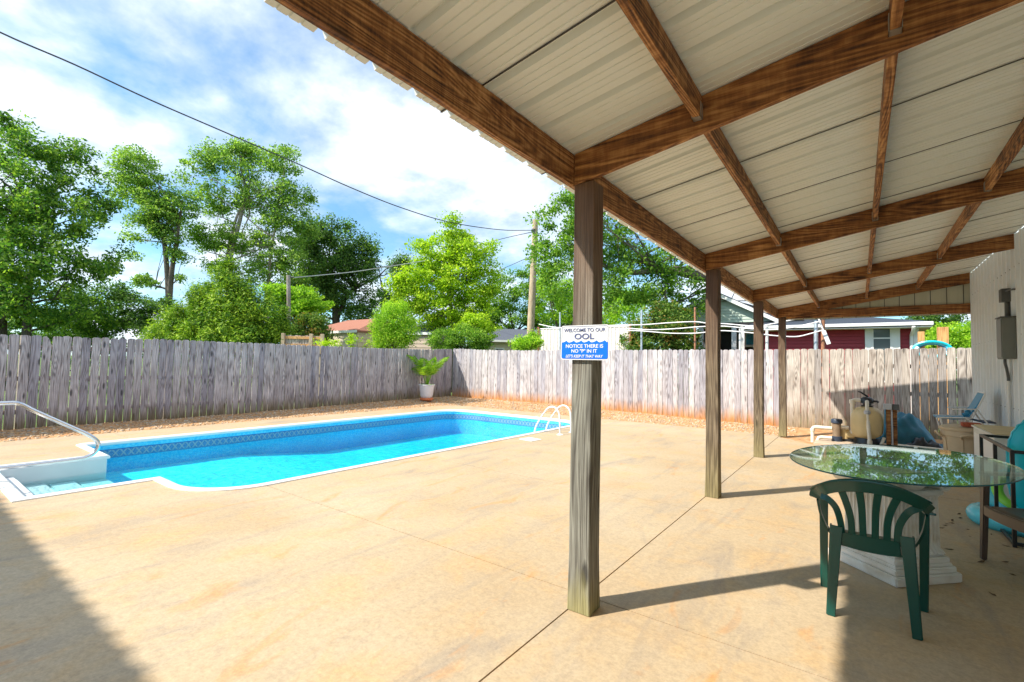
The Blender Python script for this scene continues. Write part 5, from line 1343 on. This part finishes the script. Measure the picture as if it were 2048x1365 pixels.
def make_back_bits():
    d = 16.8; a, b = at(562, 690, d), at(648, 690, d)
    u = (b - a); L = u.length; ang = math.atan2(u.y, u.x)
    root = thing('back_fence', 'short weathered fence panel with posts behind the grey fence', 'fence', (a.x, a.y, 0), ang)
    z = at(600, 671, d).z
    n = 13
    me = MB().box(-L / n / 2 + 0.008, L / n / 2 - 0.008, 0.03, 0.05, 0.2, z).mesh('picket', M['picket_old'])
    for i in range(n): link('picket', me, root, ((i + 0.5) * L / n, 0, random.uniform(-0.02, 0.02)))
    for x in (0.08, L * 0.70, L - 0.06): MB().box(x - 0.06, x + 0.06, -0.06, 0.028, 0, z + 0.06).build('fence_post', M['pole_wood'], root, bevel=0.005)
    for zz in (z - 0.35, z - 0.08): MB().box(0.15, L - 0.13, -0.012, 0.028, zz - 0.05, zz + 0.04).build('rail', M['orange_wood'], root)
    Y = 17.0
    for px, py, w, lab in ((1842, 664, 0.07, 'shorter orange timber post between the red house and the hose'), (1885, 655, 0.11, 'taller orange timber post right of the coiled turquoise hose')):
        p = on_y(px, py, Y); o = MB().box(-w, w, -w, w, 0, p.z).build('timber_post', M['orange_wood'], bevel=0.006, loc=(p.x, Y, 0))
        tag(o, lab, 'post', 'orange timber posts beside the red house')
    c = on_y(1862, 690, Y); rt = thing('garden_hose', 'coiled turquoise hose hanging just above the fence top', 'hose', (c.x, Y - 0.2, c.z - 0.13))
    for k_, (ra, mt) in enumerate(((0.33, 'turq'), (0.29, 'turq_light'), (0.25, 'blue_sling'))):
        MB().tube([(ra * math.cos(t) * 1.15, 0.04 * k_ + 0.02 * math.sin(3 * t), ra * 0.62 * math.sin(t)) for t in [2 * math.pi * i / 40 for i in range(41)]], 0.035, 8).build('hose_loop', M[mt], rt, smooth=True)
    MB().tube([(-0.36, -0.03, -0.05), (-0.28, -0.03, 0.06)], 0.05, 10).build('nozzle', M['white_paint'], rt, smooth=True)
    MB().box(-0.20, 0.24, 0.05, 0.09, -1.9, 0.02).build('hanger_board', M['orange_wood'], rt)
make_back_bits()

# ================================================================ TREES AND SHRUBS
def leaves_mesh(name, lobes, n_leaf, size, mat, seed, clump=0.42, per=70, flat=0.55, shell=0.45, up=0.5, droop=0.0, aspect=0.55):
    """lobes: (centre, (rx, ry, rz)). Leaf-sized quads gathered in clumps that thin out towards the lobes' rims."""
    size *= 0.70; n_leaf = int(n_leaf * 1.75); per = int(per * 1.9); clump *= 0.92
    rng = np.random.default_rng(seed)
    vol = np.array([np.prod(r) ** 0.72 for c, r in lobes]); vol /= vol.sum()
    nc = max(4, n_leaf // per)
    li = rng.choice(len(lobes), nc, p=vol)
    d = rng.normal(size=(nc, 3)); d /= np.linalg.norm(d, axis=1)[:, None]
    rad = shell + (1 - shell) * rng.random(nc) ** 0.6
    C = np.array([c[:] for c, r in lobes])[li] + d * rad[:, None] * np.array([r for c, r in lobes])[li] * np.array([1, 1, 1.0])
    cs = clump * (0.55 + 0.9 * rng.random(nc))
    ci = np.repeat(np.arange(nc), per); N = len(ci)
    off = rng.normal(size=(N, 3)); off *= (np.minimum(np.linalg.norm(off, axis=1), 2.1) / np.maximum(np.linalg.norm(off, axis=1), 1e-6))[:, None] * 0.55
    off[:, 2] *= flat * (0.8 + 0.7 * rng.random(nc))[ci]
    P = C[ci] + off * cs[ci][:, None]
    if droop: P[:, 2] -= droop * (off[:, 0] ** 2 + off[:, 1] ** 2) * cs[ci]
    P[:, 2] = np.maximum(P[:, 2], 0.05)
    nrm = rng.normal(size=(N, 3)) * 0.75 + d[ci] * 0.45; nrm[:, 2] += up
    nrm /= np.linalg.norm(nrm, axis=1)[:, None]
    t = np.cross(nrm, rng.normal(size=(N, 3))); t /= np.linalg.norm(t, axis=1)[:, None]
    b = np.cross(nrm, t)
    s = size * (0.6 + 0.8 * rng.random(N))[:, None]
    V = np.empty((N, 4, 3)); V[:, 0] = P - t * s; V[:, 1] = P - b * s * aspect + nrm * s * 0.12; V[:, 2] = P + t * s; V[:, 3] = P + b * s * aspect + nrm * s * 0.12
    me = bpy.data.meshes.new(name); me.vertices.add(N * 4); me.vertices.foreach_set('co', V.astype(np.float32).ravel())
    me.loops.add(N * 4); me.loops.foreach_set('vertex_index', np.arange(N * 4, dtype=np.int32))
    me.polygons.add(N); me.polygons.foreach_set('loop_start', np.arange(0, N * 4, 4, dtype=np.int32)); me.polygons.foreach_set('loop_total', np.full(N, 4, dtype=np.int32))
    me.update(calc_edges=True); me.materials.append(mat)
    return me, C
def branch(mb, a, b, r0, r1, rnd, n=6, wob=0.06):
    a, b = Vector(a), Vector(b); L = (b - a).length; pts = []
    for i in range(n + 1):
        s = i / n; w = wob * L * math.sin(math.pi * s)
        pts.append(a.lerp(b, s) + Vector((rnd.uniform(-1, 1), rnd.uniform(-1, 1), rnd.uniform(-0.4, 0.8))) * w * 0.6)
    mb.tube(pts, [r0 + (r1 - r0) * (i / n) ** 0.8 for i in range(n + 1)], 7); return pts
def plant(name, label, cat, base_px, D, lobes_px, n, size, mat, seed, trunk=None, bark='bark', clump=0.42, per=70, limbs=14, group=None, limb_r=0.05, **kw):
    """A tree or shrub whose crown lobes are given as they look from the photograph: (px, py, rx px, ry px, extra depth)."""
    rnd = random.Random(seed)
    g = at(base_px, 690, D); base = Vector((g.x, g.y, 0))
    root = thing(name, label, cat, base, 0, group)
    lobes = []
    for px, py, rx, ry, dd in lobes_px:
        c = at(px, py, D + dd) - base; k_ = (D + dd) / FPX
        lobes.append((c, (rx * k_, (rx * 0.75 + 0.1) * k_ if rx < 200 else rx * 0.6 * k_, ry * k_)))
    me, C = leaves_mesh('crown', lobes, n, size, mat, seed, clump, per, **kw)
    link('crown', me, root)
    mb = MB(); tips = [Vector(c) for c in C]; 
    paths = []
    for tr in (trunk or []):
        pts = [at(px, py, D) - base for px, py in tr[0]]
        if pts[0].z < 3: pts = [Vector((pts[0].x, pts[0].y, -0.05))] + pts
        r0, r1 = tr[1], tr[2]; m_ = len(pts)
        sp_ = spline(pts, 4); mb.tube(sp_, [r0 + (r1 - r0) * i / (len(sp_) - 1) for i in range(len(sp_))], 10); paths.append((sp_, r0, r1))
    if not paths:
        h = max(0.3, min(c.z for c, r in lobes) * 0.8); pts = [Vector((0, 0, -0.05)), Vector((0.02, 0, h * 0.5)), Vector((0, 0.02, h))]
        mb.tube(pts, [limb_r * 1.6, limb_r * 1.4, limb_r], 8); paths.append((pts, limb_r * 1.6, limb_r))
    for i in range(limbs):
        tp = rnd.choice(tips); sp_, r0, r1 = rnd.choice(paths)
        ok = [p_ for p_ in sp_ if p_.z < tp.z - 0.1] or sp_[-1:]
        st = min(ok, key=lambda p_: (p_ - tp).length * (0.8 + 0.4 * rnd.random()))
        pts = branch(mb, st, tp, limb_r * rnd.uniform(0.7, 1.2), limb_r * 0.18, rnd)
        for _ in range(2):
            t2 = min(rnd.sample(tips, min(10, len(tips))), key=lambda q: (q - pts[3]).length); branch(mb, pts[3], t2, limb_r * 0.4, limb_r * 0.12, rnd, 4)
    o = mb.build('trunk', M[bark], root, smooth=True)
    return root

L_ = plant
L_('broadleaf_tree', 'large leafy dark green tree at the far left above the fence', 'tree', 10, 19,
   [(60, 330, 75, 60, 0), (130, 330, 60, 55, 1), (20, 400, 90, 80, -1), (120, 420, 90, 70, 0), (175, 470, 60, 70, 0), (40, 510, 90, 70, -1.5), (130, 540, 80, 60, -1), (60, 600, 90, 60, 0), (-60, 420, 110, 150, 0), (8, 255, 38, 22, 0), (200, 400, 35, 40, 1), (215, 510, 30, 40, 1), (-50, 580, 100, 90, 0), (150, 620, 90, 50, 2)],
   28000, 0.095, M['leaf_deep'], 1, [([(2, 690), (4, 600), (10, 500), (40, 380)], 0.22, 0.07), ([(52, 690), (54, 640), (60, 560), (110, 430)], 0.20, 0.06)], 'bark_dark', 0.42, 80, 30, shell=0.42, limb_r=0.06, flat=0.75)
L_('understory_tree', 'low dark green tree under the far left trees behind the fence', 'tree', 215, 23,
   [(200, 630, 70, 50, 0), (260, 620, 50, 45, 0), (300, 640, 40, 40, 0), (230, 590, 40, 28, 0), (150, 660, 60, 40, 0), (330, 620, 22, 20, 1), (60, 660, 90, 40, 1)],
   15000, 0.085, M['leaf_oak'], 2, [([(210, 690), (212, 640)], 0.14, 0.06)], 'bark_dark', 0.45, 70, 12)
L_('slender_tree', 'tall slender open tree with forked dark trunk and sky showing through', 'tree', 338, 28,
   [(270, 330, 45, 45, 0), (255, 370, 40, 45, 0), (300, 380, 45, 35, 0), (320, 430, 40, 30, 0), (280, 440, 35, 18, 0), (260, 480, 20, 14, 0), (330, 470, 30, 22, 0), (265, 520, 22, 14, 0), (290, 565, 28, 12, 0), (350, 500, 30, 25, 0), (360, 420, 40, 45, 0), (350, 555, 24, 12, 0)],
   13500, 0.10, M['leaf_tall'], 3, [([(338, 690), (338, 620), (334, 540), (325, 470), (300, 410), (275, 350)], 0.24, 0.05), ([(338, 600), (344, 540), (355, 470), (365, 400)], 0.18, 0.05)], 'bark', 0.55, 60, 30, shell=0.2, limb_r=0.055, flat=0.4)
L_('spreading_tree', 'tall spreading tree with pale bare branches whose top crosses the cable', 'tree', 470, 30,
   [(400, 335, 45, 45, 0), (450, 320, 50, 40, 0), (510, 315, 50, 35, 0), (560, 330, 45, 40, 0), (430, 400, 50, 40, 0), (500, 390, 55, 45, 0), (570, 400, 50, 50, 0), (600, 450, 40, 45, 0), (545, 460, 50, 45, 0), (470, 480, 50, 40, 0), (410, 470, 40, 35, 0), (590, 520, 45, 45, 0), (530, 540, 50, 40, 0), (480, 298, 30, 18, 0), (620, 400, 18, 30, 0), (440, 540, 30, 20, 0), (470, 580, 30, 25, 0)],
   25000, 0.105, M['leaf_tall'], 4, [([(470, 690), (468, 600), (460, 520), (480, 440), (490, 380), (480, 330)], 0.26, 0.05), ([(440, 580), (455, 510), (475, 430), (500, 400)], 0.13, 0.05), ([(535, 690), (536, 600), (540, 520), (555, 430)], 0.2, 0.05)], 'bark_pale', 0.55, 60, 44, shell=0.15, limb_r=0.055)
L_('oak_tree', 'dense dark green oak right of the spreading tree', 'tree', 672, 34,
   [(620, 480, 45, 45, 0), (660, 455, 35, 30, 0), (690, 480, 45, 40, 0), (650, 530, 70, 45, 0), (710, 530, 45, 50, 0), (640, 590, 70, 45, 0), (700, 600, 55, 40, 0), (735, 500, 22, 28, 0), (590, 570, 40, 50, 0), (745, 560, 22, 50, 0), (600, 630, 50, 30, 0), (780, 600, 40, 35, 3), (800, 540, 30, 30, 4), (735, 640, 40, 20, 0)],
   30000, 0.12, M['leaf_oak'], 5, [([(672, 690), (672, 640), (668, 590), (660, 520)], 0.40, 0.12), ([(673, 640), (690, 600), (715, 570)], 0.18, 0.07)], 'bark_dark', 0.62, 70, 30, shell=0.25, limb_r=0.09, flat=0.75)
L_('lime_tree', 'bright lime green tree in the middle behind the palm', 'tree', 900, 24,
   [(900, 475, 40, 32, 0), (930, 500, 45, 35, 0), (870, 510, 45, 35, 0), (840, 560, 60, 40, 0), (910, 555, 65, 45, 0), (960, 540, 35, 40, 0), (820, 600, 40, 35, 0), (880, 610, 70, 40, 0), (950, 600, 45, 40, 0), (905, 445, 16, 14, 0), (840, 500, 22, 16, 0), (980, 490, 16, 14, 0), (800, 570, 26, 18, 0), (985, 570, 20, 30, 0), (930, 645, 50, 25, 0), (860, 650, 50, 20, 1)],
   23000, 0.095, M['leaf_lime'], 6, [([(902, 690), (903, 640), (900, 580), (902, 500)], 0.15, 0.04)], 'bark', 0.46, 60, 26, shell=0.25, limb_r=0.045)
L_('backdrop_tree', 'dark green trees between the lime tree and the tall pole', 'tree', 1030, 36,
   [(1000, 590, 40, 40, 0), (1050, 600, 45, 45, 0), (1010, 640, 45, 30, 0), (1070, 560, 30, 30, 0), (1090, 640, 40, 30, 0), (960, 640, 40, 30, 0), (1030, 555, 22, 16, 0), (1140, 600, 50, 60, 2)],
   15000, 0.12, M['leaf_mid'], 7, None, 'bark_dark', 0.6, 70, 10, limb_r=0.1)
L_('pecan_tree', 'big pecan tree with thick trunk and long limb behind the second post', 'tree', 1603, 19,
   [(1130, 420, 40, 35, -1), (1165, 400, 35, 30, -1), (1105, 480, 45, 40, 0), (1160, 470, 50, 45, 0), (1230, 460, 50, 40, 0), (1215, 520, 60, 45, 0), (1280, 510, 55, 35, 0), (1330, 530, 50, 35, 0), (1290, 580, 60, 35, 0), (1360, 585, 45, 35, 0), (1120, 550, 50, 45, 0), (1220, 580, 50, 40, 0), (1400, 600, 30, 40, 0), (1175, 440, 40, 60, 0), (1085, 430, 22, 16, 0), (1080, 510, 20, 20, 0), (1320, 610, 40, 25, 0), (1480, 500, 90, 60, 0), (1380, 470, 70, 60, 0), (1540, 420, 110, 90, 0), (1660, 470, 90, 70, 0), (1640, 610, 40, 20, -1)],
   27000, 0.085, M['leaf_mid'], 8, [([(1604, 690), (1602, 640), (1590, 590), (1540, 560), (1470, 555), (1400, 552), (1330, 540), (1250, 545), (1180, 520)], 0.46, 0.06), ([(1600, 640), (1610, 560), (1600, 470)], 0.36, 0.10), ([(1350, 542), (1330, 580), (1340, 620)], 0.07, 0.03), ([(1300, 540), (1260, 490), (1230, 450)], 0.06, 0.03)], 'bark', 0.42, 60, 40, shell=0.25, limb_r=0.045)
L_('willow_shrub', 'soft pale green tree right behind the leaning pole', 'tree', 1115, 25,
   [(1110, 560, 35, 40, 0), (1140, 600, 30, 50, 0), (1100, 620, 30, 40, 0), (1250, 610, 50, 40, 2), (1210, 640, 40, 30, 2)],
   9000, 0.08, M['leaf_bush'], 9, None, 'bark', 0.42, 60, 8, droop=0.5)
L_('cedar_tree', 'broad bright green cedar with feathery tips just behind the fence', 'tree', 455, 17.5,
   [(460, 550, 26, 30, 0), (455, 590, 55, 35, 0), (400, 600, 25, 28, 0), (500, 600, 40, 30, 0), (390, 640, 60, 30, 0), (460, 640, 80, 40, 0), (530, 640, 55, 40, 0), (350, 665, 50, 25, 0), (320, 680, 40, 18, 0), (450, 680, 110, 30, 0), (565, 675, 30, 30, 0), (455, 522, 9, 20, 0), (428, 565, 12, 26, 0), (492, 572, 12, 26, 0), (395, 592, 10, 20, 0), (530, 605, 12, 22, 0), (345, 645, 14, 18, 0)],
   42000, 0.085, M['leaf_cedar'], 10, [([(455, 690), (455, 600), (458, 530)], 0.14, 0.02)], 'bark', 0.30, 60, 24, shell=0.55, up=0.9, aspect=0.28, flat=0.9, limb_r=0.03)
L_('dogwood_tree', 'light green layered tree behind the short pole', 'tree', 595, 23,
   [(560, 590, 35, 22, 0), (600, 600, 45, 25, 0), (640, 610, 25, 15, 0), (600, 630, 40, 20, 0), (550, 630, 25, 25, 0)],
   7500, 0.09, M['leaf_bush'], 11, None, 'bark', 0.40, 60, 10, flat=0.3)
L_('photinia_shrub', 'rounded shrub with orange red tips above the weathered panel', 'shrub', 620, 19,
   [(620, 650, 34, 24, 0), (600, 665, 22, 20, 0), (645, 670, 18, 18, 0), (625, 680, 35, 16, 0)],
   6000, 0.06, M['leaf_photinia'], 12, None, 'bark', 0.26, 50, 8, shell=0.55, limb_r=0.03)
L_('round_bush', 'rounded bright yellow green bush left of the potted palm', 'shrub', 785, 18.8,
   [(787, 640, 40, 34, 0), (770, 660, 32, 34, 0), (805, 660, 32, 32, 0), (785, 680, 40, 24, 0), (790, 618, 26, 14, 0)],
   15000, 0.055, M['leaf_bush'], 13, None, 'bark', 0.25, 50, 12, shell=0.6, aspect=0.35, up=0.8, flat=0.9, limb_r=0.03)
L_('low_bush', 'wide low green bush right of the garden shed', 'shrub', 920, 20.8,
   [(890, 682, 36, 22, 0), (930, 676, 40, 26, 0), (960, 684, 26, 20, 0)],
   8000, 0.055, M['leaf_mid'], 14, None, 'bark', 0.26, 50, 8, shell=0.5, limb_r=0.03)
L_('lime_shrub', 'airy lime green shrub rising over the low bush', 'shrub', 960, 21.5,
   [(950, 645, 30, 22, 0), (975, 665, 22, 16, 0), (930, 660, 20, 14, 0)],
   3800, 0.07, M['leaf_lime'], 15, None, 'bark', 0.30, 50, 8, flat=0.35, limb_r=0.025)
L_('pole_shrub', 'bright green weeds round the foot of the leaning pole', 'shrub', 1052, 18.5,
   [(1045, 688, 20, 16, 0), (1065, 682, 18, 14, 0)],
   2600, 0.06, M['leaf_bush'], 16, None, 'bark', 0.24, 50, 4, limb_r=0.02)
L_('magnolia_shrub', 'dense glossy shrub with orange new leaves behind the clothesline', 'shrub', 1325, 17.2,
   [(1330, 620, 22, 26, 0), (1320, 650, 55, 26, 0), (1350, 640, 35, 26, 0), (1300, 680, 45, 26, 0), (1360, 680, 45, 26, 0), (1270, 690, 30, 18, 0)],
   12000, 0.065, M['leaf_photinia'], 17, None, 'bark', 0.28, 50, 12, shell=0.5, limb_r=0.03)
L_('fence_hedge', 'bright green hedge above the fence left of the white building', 'hedge', 1905, 23,
   [(1880, 675, 22, 28, 0), (1915, 670, 25, 26, 0), (1945, 680, 25, 36, 0), (1900, 690, 40, 20, 0), (1980, 680, 30, 30, 0)],
   9000, 0.075, M['leaf_bush'], 18, None, 'bark', 0.34, 60, 6, limb_r=0.04)
L_('shade_tree', 'dark green tree between the red house and the bright hedge', 'tree', 1855, 28,
   [(1850, 650, 30, 30, 0), (1870, 670, 25, 25, 0), (1890, 640, 22, 18, 0), (1840, 680, 25, 20, 0)],
   6500, 0.10, M['leaf_oak'], 19, None, 'bark_dark', 0.45, 60, 6, limb_r=0.06)
L_('sprout_shrub', 'thin upright sprouts in front of the beige house', 'shrub', 715, 16.2,
   [(705, 682, 8, 14, 0), (718, 680, 5, 16, 0), (735, 688, 8, 10, 0), (660, 690, 26, 10, 0), (640, 685, 14, 8, 0)],
   900, 0.045, M['leaf_lime'], 20, None, 'bark', 0.14, 30, 6, limb_r=0.012)

L_('roofline_tree', 'tall leafy tree rising beyond the red house roof', 'tree', 1720, 33,
   [(1620, 560, 70, 60, 0), (1720, 530, 80, 70, 0), (1800, 560, 60, 60, 0), (1700, 440, 90, 70, 0), (1860, 600, 40, 30, 0), (1820, 470, 70, 60, 0), (1900, 540, 50, 50, 0), (1960, 560, 60, 70, 0)],
   15000, 0.13, M['leaf_mid'], 24, [([(1722, 690), (1722, 600), (1716, 500)], 0.35, 0.1)], 'bark', 0.7, 60, 14, shell=0.2, limb_r=0.08)
def far_woods():
    """The wooded skyline that closes the view all round."""
    rng = random.Random(9); lobes = []
    for i in range(120):
        a = 2 * math.pi * i / 120; r = rng.uniform(70, 90); h = rng.uniform(3.5, 6.5)
        lobes.append((Vector((r * math.cos(a), r * math.sin(a), h * 0.6)), (4.5, 4.5, h)))
    me, _ = leaves_mesh('far_woods', lobes, 45000, 0.42, M['leaf_far'], 33, 1.6, 60, shell=0.2)
    tag(link('far_woods', me), 'distant wooded skyline behind the houses and trees', 'woods', kind='stuff')
far_woods()
